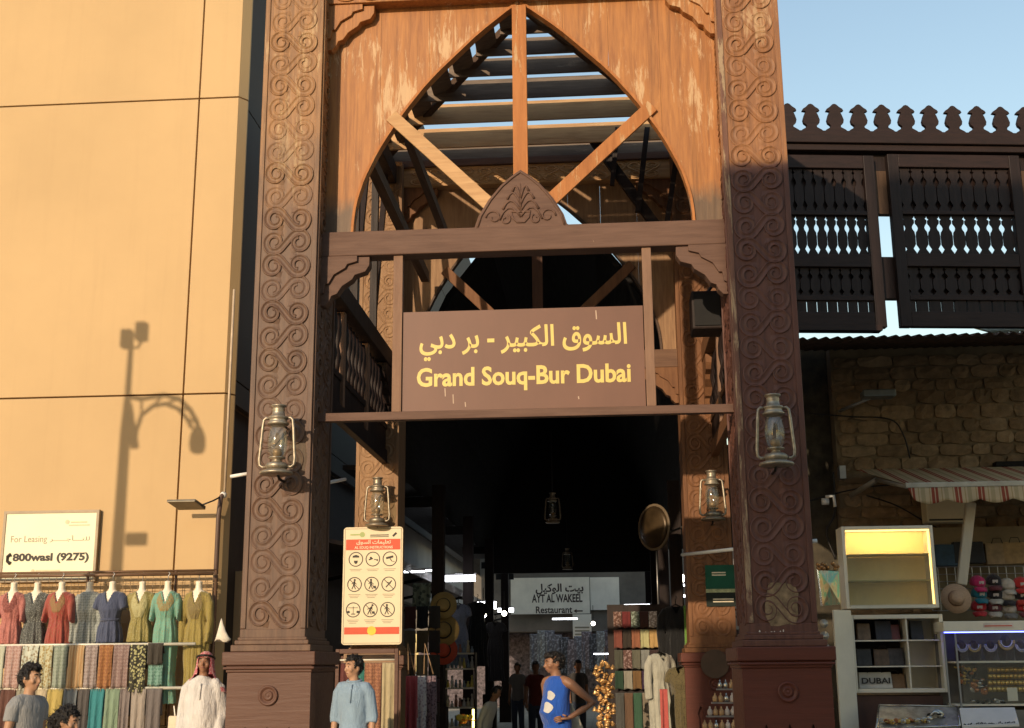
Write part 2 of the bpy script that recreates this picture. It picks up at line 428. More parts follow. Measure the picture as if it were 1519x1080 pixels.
# ------------------------------------------------------------------ left building
def panel_mat():
    m = bpy.data.materials.new('honey stone panel'); nt, N, L, b = nodes_of(m)
    c0 = (0.525,0.355,0.178)
    big = tex_noise(nt, coords(nt, (1, 1, 1), True), 0.45, 5, 0.6)
    c = ramp(nt, big, [(0.3, tuple(x*0.93 for x in c0)), (0.7, tuple(x*1.05 for x in c0))])
    stk = tex_noise(nt, coords(nt, (5, 5, 0.22), True), 1.2, 7, 0.62)
    c = mix(nt, ramp(nt, stk, [(0.52, (0, 0, 0)), (0.78, (0.13,)*3)]), c, (0.33,0.21,0.10))
    spk = tex_noise(nt, coords(nt, (1, 1, 1), True), 38, 3, 0.7)
    c = mix(nt, ramp(nt, spk, [(0.66, (0, 0, 0)), (0.74, (0.35,)*3)]), c, (0.36,0.24,0.12))
    L.new(c, b.inputs['Base Color']); b.inputs['Roughness'].default_value = 0.75; b.inputs['Specular IOR Level'].default_value = 0.3
    h = mathn(nt, 'ADD', mathn(nt, 'MULTIPLY', tex_noise(nt, coords(nt, (1, 1, 1), True), 2.2, 4, 0.5), 1.0), mathn(nt, 'MULTIPLY', tex_noise(nt, coords(nt, (1, 1, 1), True), 60, 3, 0.6), 0.05))
    bump(nt, b, h, 0.12, 0.05); return m
M_PANEL = panel_mat()
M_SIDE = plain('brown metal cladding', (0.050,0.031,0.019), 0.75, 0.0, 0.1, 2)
YB = 3.5
XC = -4.33
lb = thing('panelled_building', 'tall building clad in honey coloured stone panels left of the gate', 'building', (-8, YB, 0))
xj = at(284, 360, YB).x
zj = [-0.02, at(300, 584, YB).z - 4.37, at(300, 584, YB).z, at(300, 146, YB).z, at(300, 146, YB).z + 3.75, at(300, 146, YB).z + 7.5]
xs = [xj - 9.0, xj - 4.5, xj, XC]
for i in range(len(zj)-1):
    for j in range(len(xs)-1):
        if zj[i+1] - zj[i] < 0.1: continue
        MB().box(xs[j]+0.011, xs[j+1]-(0.011 if j < 2 else 0), YB, YB+0.08, zj[i]+0.011, zj[i+1]-0.011).build('panel', M_PANEL, lb, bevel=0.006)
    # corner return, turned away from the street
    MB().prism([(XC, 0), (XC+0.001, 0)], 0, 1) if False else None
    q = MB(); z0, z1 = zj[i]+0.011, zj[i+1]-0.011
    q.add([(XC, YB, z0), (XC+0.10, YB+0.13, z0), (XC+0.10, YB+0.17, z0), (XC, YB+0.17, z0), (XC, YB, z1), (XC+0.10, YB+0.13, z1), (XC+0.10, YB+0.17, z1), (XC, YB+0.17, z1)],
          [(0,3,2,1),(4,5,6,7),(0,1,5,4),(1,2,6,5),(2,3,7,6),(3,0,4,7)])
    q.build('corner_return', M_PANEL, lb)
MB().box(xs[0], XC-0.02, YB+0.075, YB+9, 0, zj[-1]-0.05).build('wall_core', plain('joint sealant', (0.16,0.10,0.05), 0.8), lb)
zs0 = at(345, 610, YB+0.7).z
for (z0, z1) in ((zs0, zs0+0.32), (zs0+0.34, zj[3]-0.12), (zj[3]-0.10, zj[4]), (zj[4]+0.02, zj[5])):
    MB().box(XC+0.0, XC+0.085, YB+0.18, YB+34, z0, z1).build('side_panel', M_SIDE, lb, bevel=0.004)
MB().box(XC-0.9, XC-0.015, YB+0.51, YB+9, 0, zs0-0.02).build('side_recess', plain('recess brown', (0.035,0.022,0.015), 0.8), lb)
# conduit running down the corner
cd = thing('conduit', 'thin pale conduit running down the corner of the stone building', 'pipe', (XC+0.07, YB-0.03, 0))
MB().tube([(XC+0.07, YB-0.02, at(345,430,YB).z), (XC+0.07, YB-0.03, at(335,735,YB).z)], 0.018, 6).build('pipe', plain('cream pipe', (0.5,0.38,0.26), 0.5), cd, True)
MB().tube([(XC+0.07, YB-0.05, at(335,735,YB).z+.02), (XC+0.04, YB-0.09, at(335,735,YB).z-0.03), (XC+0.02, YB-0.09, at(335,760,YB).z-0.05), (XC+0.02, YB-0.09, 0.0)], 0.032, 8).build('drain', plain('brown pipe', (0.10,0.06,0.045), 0.5), cd, True)
MB().ball((XC+0.06, YB-0.05, at(335,735,YB).z), 0.045).build('clamp', M_WHITEPAINT, cd, True)

# ================================================================== the gate
def scroll_mesh(mat, a=0.13, r=0.100, hw=0.040, up=0.016):
    ph = math.asin(min(0.98, r/a)); pts = []
    n = 26
    t_end = ph - pi/2
    for i in range(n):
        k = i/(n-1); th = t_end - (1-k)*2*pi*1.12; rr = 0.042 + (r-0.042)*min(1, k*1.25)
        pts.append((-a + rr*cos(th), rr*sin(th), 0.45+0.55*min(1, k*1.6)))
    left = pts[:]
    mid = []
    p0 = left[-1]; p1 = (-p0[0], -p0[1])
    for k in (0.25, 0.5, 0.75): mid.append((p0[0]+(p1[0]-p0[0])*k, p0[1]+(p1[1]-p0[1])*k, 1.0))
    right = [(-x, -z, w) for x, z, w in reversed(left)]
    P = left + mid + right
    prof = [(-1, 0), (-0.9, up), (-0.62, up), (-0.5, up*0.55), (0.5, up*0.55), (0.62, up), (0.9, up), (1, 0)]
    m = MB(); vs_ = []; np_ = len(prof)
    for i, (x, z, w) in enumerate(P):
        x0, z0, _ = P[max(0, i-1)]; x1, z1, _ = P[min(len(P)-1, i+1)]
        d = Vector((x1-x0, z1-z0)).normalized(); nn = Vector((-d.y, d.x))
        for o, h in prof: vs_.append((x+nn.x*o*hw*w, -h, z+nn.y*o*hw*w))
    fs = [(i*np_+j, i*np_+j+1, (i+1)*np_+j+1, (i+1)*np_+j) for i in range(len(P)-1) for j in range(np_-1)]
    m.add(vs_, fs)
    # little leaf in the gap on either side
    for sg in (1, -1):
        m.add([(-0.05*sg, 0, 0.13*sg), (-0.075*sg, -up*0.8, 0.075*sg), (-0.03*sg, 0, 0.055*sg), (-0.115*sg, 0, 0.115*sg)], [(0, 1, 2), (0, 3, 1)])
    return m.mesh('scroll_carving', mat, True)
SCR = {}
def scrolls(parent, mat, x, y, z0, z1, rz=0.0, sx=1.0, step=0.268, horiz=False, xr=None):
    if mat.name not in SCR: SCR[mat.name] = scroll_mesh(mat)
    me = SCR[mat.name]; b = WL[parent.name]
    if horiz:
        n = int((xr[1]-xr[0])/step)
        for k in range(n):
            o = link(me, 'scroll_carving', parent, Vector((xr[0]+(k+0.5)*step, y, z0)) - b, (0, pi/2, 0), (sx if k % 2 else -sx, 1, 1))
        return
    n = int((z1-z0)/step)+1
    for k in range(n):
        link(me, 'scroll_carving', parent, Vector((x, y, z0+k*step)) - b, (0, random.uniform(-.02, .02), rz), ((sx if k % 2 else -sx)*random.uniform(1.02, 1.08), random.uniform(0.65, 1.25), random.uniform(1.08, 1.15)))

def spade(xc, w, zt, zb):
    """outline of one pointed slot, from bottom-left up and round to bottom-right"""
    return [(xc-w*0.55, zb), (xc-w*0.55, zt-0.17), (xc-w*0.9, zt-0.11), (xc-w*0.45, zt-0.05), (xc, zt), (xc+w*0.45, zt-0.05), (xc+w*0.9, zt-0.11), (xc+w*0.55, zt-0.17), (xc+w*0.55, zb)]
def pillar(name, label, x0, x1, y0, mw, mp, depth=0.9, side=0, worn=None, top=9.5, front_carve=True, zlow=2.13, rz=True):
    xc = (x0+x1)/2; w = x1-x0
    t = thing(name, label, 'pillar', (xc, y0+depth/2, 0), 'carved gate pillars')
    sh = MB().box(x0, x1, y0, y0+depth, 1.9, top).build('shaft', mw, t, bevel=0.008)
    e = 0.055
    for ei, (a, b_) in enumerate(((x0-0.002, x0+e), (x1-e, x1+0.002))):
        MB().box(a, b_, y0-0.014, y0+0.02, 1.99, top-0.02).build('edge_strip', worn if worn and ei == 0 else mw, t, bevel=0.006)
    MB().box(x0-0.002, x1+0.002, y0-0.016, y0+0.02, 1.90, 1.985).build('edge_strip', mw, t, bevel=0.006)
    if front_carve: scrolls(t, mw, xc, y0+0.001, zlow, top-0.25)
    if side:
        xsid = x1 if side > 0 else x0
        for (a, b_) in ((y0, y0+e), (y0+depth-e, y0+depth)):
            MB().box(xsid-0.02, xsid+0.02, a+0.017, b_, 1.99, top-0.02).build('edge_strip', mw, t, bevel=0.006)
        scrolls(t, mw, xsid-0.001*side, y0+depth/2, zlow, top-0.25, rz=side*pi/2, sx=1.35)
    # plinth, cap, pedestal
    MB().box(x0-0.045, x1+0.045, y0-0.045, y0+depth+0.045, 1.83, 1.875).box(x0-0.075, x1+0.075, y0-0.075, y0+depth+0.075, 1.762, 1.828).box(x0-0.02, x1+0.02, y0-0.022, y0+depth+0.02, 1.873, 1.905).build('plinth', mw, t, bevel=0.008)
    c = 0.14
    MB().box(x0-c, x1+c, y0-c, y0+depth+c, 1.625, 1.760).box(x0-c+0.035, x1+c-0.035, y0-c+0.035, y0+depth+c-0.035, 1.555, 1.626).box(x0-c+0.008, x1+c-0.008, y0-c+0.008, y0+depth+c-0.008, 1.585, 1.612).build('cap', mp, t, bevel=0.012)
    k = c-0.05
    MB().box(x0-k, x1+k, y0-k+0.05, y0+depth+k, 0.0, 1.556).build('pedestal', mp, t, bevel=0.01)
    zt = 1.03
    poly = [(x0-k, 1.553)] ; bx0, bx1 = x0-k, x1+k
    poly = [(bx0, 0.02), (bx0, 1.553), (bx1, 1.553), (bx1, 0.02)]
    for i in range(3, 0, -1):
        xx = bx0 + (bx1-bx0)*i/4.0
        poly += list(reversed(spade(xx, 0.055, zt, 0.35)))[0:1] if False else []
    # comb-shaped front slab with three pointed slots cut into it
    slots = []
    for i in (3, 2, 1):
        xx = bx0 + (bx1-bx0)*(0.5 + (i-2)*0.26)
        slots += list(reversed(spade(xx, 0.05, zt, 0.02)))
    MB().prism([(bx0, 0.02), (bx0, 1.553), (bx1, 1.553), (bx1, 0.02)] + slots, y0-k, y0-k+0.055).build('front_panel', mp, t)
    MB().lathe([(0.0, 0.0), (0.098, 0.0), (0.10, 0.022), (0.082, 0.026), (0.068, 0.006), (0.05, 0.004), (0.046, 0.016), (0.032, 0.02), (0.022, 0.008), (0.012, 0.016), (0.0, 0.017)], 24, (xc, y0-k+0.004, 1.33), 'Y').build('rosette', mp, t, True)
    return t
XL0, XL1, XR0, XR1 = -2.95, -2.275, 2.19, 2.87
YR = 5.75
p1 = pillar('carved_pillar', 'tan carved pillar on brown pedestal at the front left of the gate', XL0, XL1, 0.0, M_PILL_L, M_PED_L, side=1)
p2 = pillar('carved_pillar', 'red brown carved pillar on oxblood pedestal at the front right of the gate', XR0, XR1, 0.0, M_PILL_R, M_PED_R, side=-1, worn=wood('worn edge timber', (0.16,0.075,0.05), (0.09,0.04,0.028), (0.36,0.25,0.15), 0.08))
M_REAR_L = wood('rear timber tan', (0.30,0.175,0.09), (0.17,0.09,0.05))
M_REAR_R = wood('rear timber orange', (0.20,0.088,0.036), (0.10,0.042,0.02))
p3 = pillar('carved_pillar', 'carved pillar at the back behind the white instruction board', -2.95, -2.30, YR, M_REAR_L, M_PED_L, depth=0.65)
p4 = pillar('carved_pillar', 'carved pillar at the back carrying a green poster', 1.97, 2.64, YR, M_REAR_R, M_PED_R, depth=0.65)

AL = [(767,4),(701,62),(654,105),(632,126),(587,186),(559,229),(537,273),(525,312),(521.5,341)]
ARr = [(773,4),(836,43),(895,95),(946,148),(982,196),(1007,241),(1021,277),(1027,312),(1028,326)]
def arch_pts(Y=0.33):
    l = [at(px, py, Y) for px, py in AL]; r = [at(px, py, Y) for px, py in ARr]
    xc = (l[0].x+r[0].x)/2
    out = []
    for a, b in zip(l, r):
        pass
    # symmetric arch: half-width as a function of height, mean of both sides
    def hw(side, z):
        q = side
        for i in range(len(q)-1):
            if q[i].z >= z >= q[i+1].z:
                k = (q[i].z-z)/(q[i].z-q[i+1].z); return abs(q[i].x+(q[i+1].x-q[i].x)*k - xc)
        return abs(q[-1].x-xc) if z < q[-1].z else 0.0
    zt, zb = (l[0].z+r[0].z)/2, 6.22
    n = 28
    for i in range(n+1):
        z = zt + (zb-zt)*(i/n)
        out.append((0.0 if i == 0 else (hw(l, z)+hw(r, z))/2, z))
    return xc, out
XA, ARCH = arch_pts()
def zarch(dx):
    dx = abs(dx)
    for (a, za), (b, zb) in zip(ARCH, ARCH[1:]):
        if a <= dx <= b and b > a: return za + (zb-za)*(dx-a)/(b-a)
    return 6.0
ZBEAM0, ZBEAM1 = az(780, 371, 0.2), az(780, 334.5, 0.2)
ZRL = az(780, 606, 0.22)
def bracket_poly():
    o = [(487,378),(561,379),(561,392),(555,402),(539,407),(535,414),(520,424),(512,436),(504,439),(501,447),(494,454),(487,454)]
    i = [(487,378),(543,378),(543,387),(528,391),(525,397),(508,407),(500,421),(495,421),(493,435),(487,437)]
    f = lambda q: [((x-487)/136.0, -(y-378)/136.0) for x, y in q]
    return f(o), f(i)
BO, BI = bracket_poly()
def gate(name, label, dy, xl, xr, mb, mbeam, mpost, mking, mbrL, mbrR, sign=True, mbrk=None):
    y = dy
    xm = (xl+xr)/2
    t = thing(name, label, 'gate arch', (xm, y+0.33, 6))
    xa = XA if dy == 0 else xm + (XA+0.04)
    # spandrel boards, cut along the arch
    edges = [xl-0.15, xa-1.62, xa-1.05, xa-0.52, xa, xa+0.50, xa+1.02, xa+1.60, xr+0.15]
    for a, b in zip(edges, edges[1:]):
        n = 10; bot = []
        for i in range(n+1):
            x = a+0.0012 + (b-a-0.0024)*i/n; bot.append((x, max(ZBEAM1-0.03, zarch(x-xa)) if abs(x-xa) < ARCH[-1][0] else ZBEAM1-0.03))
        if a < xa - ARCH[-1][0] < b or a < xa + ARCH[-1][0] < b:
            xk = xa - ARCH[-1][0] if a < xa - ARCH[-1][0] < b else xa + ARCH[-1][0]
            bot = sorted(bot + [(xk, ZBEAM1-0.03)])
        yo = random.uniform(-0.003, 0.003)
        MB().prism(bot + [(b-0.0012, 9.13), (a+0.0012, 9.13)], y+0.33+yo, y+0.385).build('spandrel_board', mb, t)
    # moulding along the arch edge
    for sg in (-1, 1):
        m = MB()
        for (h0, z0), (h1, z1) in zip(ARCH, ARCH[1:]):
            m.beam((xa+sg*h0, y+0.365, z0), (xa+sg*h1, y+0.365, z1), 0.03, 0.13, (0, 1, 0))
        m.build('arch_moulding', M_SIDEBRD if dy else M_ORANGE, t)
    MB().box(xl-0.03, xr+0.03, y+0.20, y+0.43, ZBEAM0, ZBEAM1).build('cross_beam', mbeam, t, bevel=0.012)
    fz = MB().box(xl-0.05, xr+0.05, y+0.16, y+0.43, 9.12, 9.44).build('frieze_beam', M_BARE if dy else mb, t, bevel=0.01)
    scrolls(t, M_BARE if dy else mb, 0, y+0.161, 9.28, 0, horiz=True, xr=(xl+0.1, xr-0.05), sx=0.55)
    MB().box(xl-0.05, xr+0.05, y+0.12, y+0.45, 9.44, 9.56).build('cornice', M_BROWN, t, bevel=0.01)
    # king post and braces
    MB().box(xa-0.083, xa+0.083, y+0.28, y+0.328, ZBEAM1, zarch(0.05)-0.02).build('king_post', mking, t, bevel=0.006)
    for sg, pa, pb, mm in ((-1, (580,172), (735,312), mbrL), (1, (968,157), (812,302), mbrR)):
        A, B = at(*pa, 0.31), at(*pb, 0.31)
        A.x += xa-XA; B.x += xa-XA; A.y += dy; B.y += dy
        MB().beam(A, B, 0.155, 0.04, (0, 1, 0)).build('brace', mm, t, bevel=0.006)
    # carved palmette plaque
    pl = [(0, 0.67), (0.10, 0.60), (0.22, 0.495), (0.36, 0.325), (0.475, 0.13), (0.525, -0.03)]
    poly = [(xa-a, ZBEAM1+b) for a, b in reversed(pl)] + [(xa+a, ZBEAM1+b) for a, b in pl[1:]]
    pq = MB().prism(poly, y+0.215, y+0.283).build('palmette_plaque', mbeam, t, bevel=0.01)
    if dy == 0:
        m = MB(); zc = ZBEAM1
        rim = [(xa-a*0.93, y+0.212, zc+b*0.94+0.01) for a, b in reversed(pl)] + [(xa+a*0.93, y+0.212, zc+b*0.94+0.01) for a, b in pl[1:]]
        m.tube(rim, 0.014, 6)
        m.tube([(xa, y+0.213, zc+0.16), (xa, y+0.213, zc+0.5)], [0.016, 0.005], 6)
        for sg in (-1, 1):
            for j, (h, l, dr) in enumerate(((0.42, 0.09, 0.04), (0.35, 0.15, 0.06), (0.27, 0.2, 0.10), (0.2, 0.24, 0.15))):
                pts = [(xa+sg*l*k, y+0.212, zc+h-0.09+0.16*sin(k*2.3)-dr*k*k) for k in (0, .2, .4, .6, .8, 1)]
                m.tube(pts, [0.013, 0.014, 0.014, 0.013, 0.012, 0.016], 6)
            m.tube([(xa+sg*(0.30+0.09*cos(a)*(1-a/9)), y+0.212, zc+0.11+0.09*sin(a)*(1-a/9)) for a in [i*0.5 for i in range(14)]], 0.012, 6)
            m.tube([(xa+sg*(0.17+0.06*cos(a+2)*(1-a/9)), y+0.212, zc+0.08+0.06*sin(a+2)*(1-a/9)) for a in [i*0.5 for i in range(13)]], 0.011, 6)
        m.tube([(xa-0.11, y+0.212, zc+0.17), (xa-0.09, y+0.212, zc+0.10), (xa-0.04, y+0.212, zc+0.045), (xa+0.04, y+0.212, zc+0.045), (xa+0.09, y+0.212, zc+0.10), (xa+0.11, y+0.212, zc+0.17), (xa-0.11, y+0.212, zc+0.17)], 0.012, 6)
        m.build('carved_leaves', mbeam, pq, True)
    # scalloped corner brackets
    for zt in (ZBEAM0-0.004, 9.118):
        for sg, xe in ((1, xl), (-1, xr)):
            mk = mbrk or (mbeam if zt < 7 else mb)
            b1 = MB().prism([(xe+sg*a, zt+b) for a, b in BO], y+0.22, y+0.37).build('bracket', mk, t, bevel=0.006)
            MB().prism([(xe+sg*a, zt+b) for a, b in BI], y+0.185, y+0.221).build('raised_scallop', mk, b1, bevel=0.005)
    if sign:
        zr0, zr1 = az(488, 625, 0.25), az(488, 612, 0.25)
        MB().box(xl-0.02, xr+0.02, y+0.22, y+0.32, ZRL-0.09, ZRL).build('lower_rail', M_BROWN, t, bevel=0.006)
        for a, b in ((583, 597), (956, 970)):
            MB().box(ax(a, 500, 0.27), ax(b, 500, 0.27), y+0.235, y+0.31, ZRL, ZBEAM0).build('hanger_post', mpost, t, bevel=0.006)
    return t
gate('gate_arch', 'faded orange pointed timber arch above the souq sign', 0.0, XL1, XR0, M_FADED, M_BROWN, M_BROWNZ, M_ORANGE, M_BARE, M_ORANGE)
gate('gate_arch', 'second shaded pointed arch at the back of the gate porch', YR, -2.30, 1.97, M_REAR_L, wood('rear brown beam', (0.16,0.085,0.05), (0.09,0.045,0.03), axis='X'), M_BROWNZ,
     wood('rear king', (0.09,0.04,0.02), (0.05,0.02,0.012)), M_REAR_R, M_REAR_R, sign=False, mbrk=M_REAR_R)

# name board
XS0, XS1 = ax(598, 530, 0.29), ax(956, 530, 0.29)
ZS1 = az(777, 459, 0.28)
sg_ = thing('souq_sign', 'brown name board with yellow Arabic and English lettering hung under the arch', 'sign', ((XS0+XS1)/2, 0.28, 4.14))
M_SIGN = plain('brown sign paint', (0.150,0.066,0.040), 0.5, 0, 0.08, 2.5, (1, 1, 0.4), bmp=0.02)
MB().box(XS0+0.002, XS1-0.002, 0.262, 0.30, ZRL+0.003, ZS1).build('board', M_SIGN, sg_)
p = at(618, 572, 0.255); lettering('english_lettering', 'Grand Souq-Bur Dubai', M_YEL, sg_, (p.x, 0.2615, az(777, 579, 0.26)), width=ax(936, 560, 0.255)-p.x, height=0.275, bold=0.028, depth=0.003)
p = at(622, 532, 0.255); lettering('arabic_lettering', arabic('السوق الكبير - بر دبي'), M_YEL, sg_, (p.x, 0.2615, az(777, 532, 0.26)), width=ax(930, 500, 0.255)-p.x, height=az(777, 481, 0.26)-az(777, 531, 0.26), bold=0.02, depth=0.003)
# bird droppings and scuffs on the board and beam
m = MB()
for px, py, l in ((660,582,0.09),(672,592,0.10),(690,600,0.05),(858,590,0.03),(884,467,0.10),(700,360,.06)):
    q = at(px, py, 0.262); m.beam((q.x, 0.2605, q.z+l/2), (q.x+0.005, 0.2605, q.z-l/2), 0.012, 0.001, (0, 1, 0))
m.build('scuff_mark', plain('pale scuff', (0.5,0.36,0.26), 0.8), sg_)

# porch sides: side beams, gallery screens, longitudinal ties
for sg, xf, mm in ((-1, -2.52, M_DARK), (1, 2.45, M_REAR_R)):
    side = 'left' if sg < 0 else 'right'
    t = thing('porch_side_frame', 'dark timber side frame linking front and back pillars on the %s' % side, 'frame', (xf, 3, 4))
    y0, y1 = 0.9, YR
    MB().box(xf-0.13, xf+0.13, y0+0.01, y1-0.01, ZBEAM0+0.01, ZBEAM1-0.01).build('side_beam', mm, t, bevel=0.01)
    MB().box(xf-0.13, xf+0.13, y0+0.01, y1-0.01, 9.12, 9.43).build('top_beam', mm, t, bevel=0.01)
    MB().box(xf-0.05, xf+0.05, y0+0.01, y1-0.01, 4.60, 4.80).build('bottom_rail', mm, t, bevel=0.006)
    MB().box(xf-0.02, xf+0.02, y0+0.01, y1-0.01, 4.80, 5.12).build('apron_board', M_DARK, t)
    MB().box(xf-0.04, xf+0.04, y0+0.01, y1-0.01, 5.12, 5.20).build('mid_rail', mm, t)
    for k in range(20):
        yy = y0+0.2 + (y1-y0-0.4)*k/19
        link((MB().lathe([(0.03,0),(0.035,.1),(0.055,.2),(0.025,.35),(0.05,.5),(0.05,.62),(0.03,.78)], 8).mesh('spindle', M_DARK, True) if k == 0 else sp_), 'spindle', t, Vector((xf, yy, 5.2))-WL[t.name])
        if k == 0: sp_ = [o for o in COL.objects if o.parent == t and o.name.startswith('spindle')][0].data
    for yy in (y0+0.05, 2.4, 4.0):
        MB().box(xf-0.06, xf+0.06, yy, yy+0.12, 4.8, ZBEAM0).build('upright', M_BROWNZ, t, bevel=0.006)
    for yy in (1.7, 3.2, 4.6):
        MB().box(xf-0.05, xf+0.05, yy, yy+0.10, ZBEAM1, 9.12).build('upright', mm, t)
        MB().beam((xf, yy+0.05, ZBEAM1+0.2), (xf-sg*0.0, yy+0.9, 9.1), 0.08, 0.08, (1, 0, 0)).build('strut', mm, t)
    # curved knee braces at the rear end
    b1 = MB()
    b1.add([], [])
    for zz in (ZBEAM0,):
        q = MB(); poly = [(a, b) for a, b in BO]
        n = len(poly)
        vs_ = [(xf-0.12, y1-0.02-a*1.1, zz+b*1.3) for a, b in poly] + [(xf+0.12, y1-0.02-a*1.1, zz+b*1.3) for a, b in poly]
        q.add(vs_, [tuple(range(n)), tuple(range(2*n-1, n-1, -1))] + [(i, i+n, (i+1) % n+n, (i+1) % n) for i in range(n)])
        q.build('knee_bracket', mm, t)
        q = MB(); vs_ = [(xf-0.12, y0+0.02+a*1.1, zz+b*1.3) for a, b in poly] + [(xf+0.12, y0+0.02+a*1.1, zz+b*1.3) for a, b in poly]
        q.add(vs_, [tuple(range(n)), tuple(range(2*n-1, n-1, -1))] + [(i, i+n, (i+1) % n+n, (i+1) % n) for i in range(n)])
        q.build('knee_bracket', mm, t)

# lattice roof of the porch: a low pyramid of spaced boards
rf = thing('lattice_roof', 'low pyramid of spaced timber boards roofing the gate porch', 'roof', (-0.1, 3.2, 9.45))
ridge = (2.6, az(780, 18, 2.6)); foot = (YR+0.1, 9.62)
def zroof(Y): return ridge[1] + (foot[1]-ridge[1])*(Y-ridge[0])/(foot[0]-ridge[0])
rows = [(40,742,818,23),(69,706,851,27),(98,666,894,28),(131,624,930,32),(165,598,956,31),(201,550,998,31)]
for i, (py, xa_, xb_, h) in enumerate(rows):
    lo, hi = 1.0, 6.0
    for _ in range(40):
        md_ = (lo+hi)/2
        if az(775, py, md_) > zroof(md_): hi = md_
        else: lo = md_
    Y = lo; z = zroof(Y); hh = h/1850*(Y+12.8)*1.08
    MB().box(ax(xa_, py, Y), ax(xb_, py, Y), Y-0.02, Y+0.02, z-hh/2, z+hh/2).build('roof_slat', M_BARE if i > 3 else M_GREYWOOD, rf, bevel=0.004)  # two lowest slats in paler timber, sunlight put into their colour
apex = Vector((ax(780, 18, 2.6), 2.6, ridge[1]+0.05))
for sx_ in (-2.6, 2.5):
    MB().beam((sx_, foot[0], foot[1]), apex, 0.10, 0.12).build('hip_rafter', M_SIDEBRD, rf)
    MB().beam((sx_, 0.45, 9.62), apex, 0.10, 0.12).build('hip_rafter', M_SIDEBRD, rf)
for k in range(5):
    f = (k+0.5)/5.6; Y = 0.45+(2.6-0.45)*f; z = 9.62+(ridge[1]-9.62)*f
    w_ = 2.55*(1-f)
    MB().box(apex.x-w_, apex.x+w_, Y-0.02, Y+0.02, z-0.11, z+0.11).build('roof_slat', M_GREYWOOD, rf)
for sx_ in (-1, 1):   # boarded side slopes
    for k in range(7):
        f0, f1 = k/7.0, (k+(0.97 if sx_ > 0 else 0.78))/7.0; X0, X1 = apex.x+sx_*2.6*(1-f0), apex.x+sx_*2.6*(1-f1); q0, q1 = 9.60+(ridge[1]-9.62)*f0, 9.60+(ridge[1]-9.62)*f1
        ya0, yb0 = 0.45+(2.6-0.45)*f0, foot[0]+(2.6-foot[0])*f0; ya1, yb1 = 0.45+(2.6-0.45)*f1, foot[0]+(2.6-foot[0])*f1
        MB().add([(X0, ya0, q0), (X0, yb0, q0), (X1, yb1, q1), (X1, ya1, q1), (X0, ya0, q0+.03), (X0, yb0, q0+.03), (X1, yb1, q1+.03), (X1, ya1, q1+.03)], [(0,1,2,3),(4,7,6,5),(0,4,5,1),(1,5,6,2),(2,6,7,3),(3,7,4,0)]).build('roof_board', M_GREYWOOD, rf)
MB().box(-2.6, 2.5, YR+0.14, YR+0.2, 9.56, 9.86).build('closing_board', M_GREYWOOD, rf)
# ties and hangers under the roof
for (p0, p1, mm, w_, h_) in (
    ((at(548,236,1.0)), Vector((at(548,236,1.0).x, YR-0.05, at(548,236,1.0).z)), M_SIDEBRD, 0.12, 0.16),
    ((at(606,205,1.8)), Vector((at(606,205,1.8).x, YR-0.05, at(606,205,1.8).z)), M_SIDEBRD, 0.10, 0.14),
    (at(868,190,5.5), at(985,352,5.5), M_DARK, 0.15, 0.10),
    (at(916,190,5.4), at(908,275,5.4), M_DARK, 0.07, 0.07), (at(960,190,5.4), at(946,315,5.4), M_DARK, 0.08, 0.08), (at(1010,190,5.4), at(988,340,5.4), M_DARK, 0.08, 0.08)):
    MB().beam(p0, p1, w_, h_, (0, 0, 1) if abs((p1-p0).y) > 0.5 else (0, 1, 0)).build('roof_tie', mm, rf)
# ================================================================== street lamp whose shadow falls on the stone wall (stands left of the view)
T_L = 7.5
def lampt(px, py): return at(px, py, YB) - SUN_DIR*T_L
lp0 = lampt(186, 640)
M_LAMP = plain('lamp post paint', (0.05,0.045,0.04), 0.5, 0.3)
sl = thing('street_lamp', 'dark street lamp standing left of the view that shades the stone wall', 'street lamp', (lp0.x, lp0.y, 0))
MB().lathe([(0.14,0),(0.14,0.5),(0.085,0.6),(0.08,lampt(180,830).z),(0.068,lampt(187,640).z),(0.042,lampt(190,585).z),(0.035,lampt(193,500).z)], 12, (lp0.x, lp0.y, 0)).build('post', M_LAMP, sl, True)
arc = [lampt(*q) for q in ((189,588),(210,592),(243,586),(266,592),(282,608),(292,626),(296,645))]
arc2 = [lampt(*q) for q in ((200,664),(202,640),(210,616),(226,603),(245,599),(264,606),(278,622),(284,634))]
MB().tube(arc, 0.035, 8).tube(arc2, 0.03, 8).build('arm', M_LAMP, sl, True)
MB().tube([lampt(190,600), lampt(196,640), lampt(200,664)], 0.06, 8).build('bracket_plate', M_LAMP, sl, True)
m = MB()
for a, b in zip(arc[1:], arc2[2:]): m.tube([a, b], 0.018, 6)
m.build('arm_web', M_LAMP, sl, True)
q = lampt(293, 655); MB().lathe([(0.02,0.22),(0.06,0.18),(0.10,0.08),(0.11,-0.05),(0.09,-0.14),(0.05,-0.16)], 12, q).build('lamp_head', M_LAMP, sl, True)
MB().tube([lampt(192,503), lampt(196,516), lampt(204,516), lampt(211,505)], 0.02, 6).build('floodlight_yoke', M_LAMP, sl, True)
for q_ in ((191,503), (213,492)):
    q = lampt(*q_); MB().box(q.x-0.10, q.x+0.05, q.y-0.08, q.y+0.08, q.z-0.13, q.z+0.13).build('floodlight', M_LAMP, sl, bevel=0.02)
a, b = lampt(180,812), lampt(219,790); MB().box(a.x+.05, b.x, a.y-0.03, a.y+0.03, a.z+0.02, b.z).build('small_plate', M_LAMP, sl, bevel=0.02)

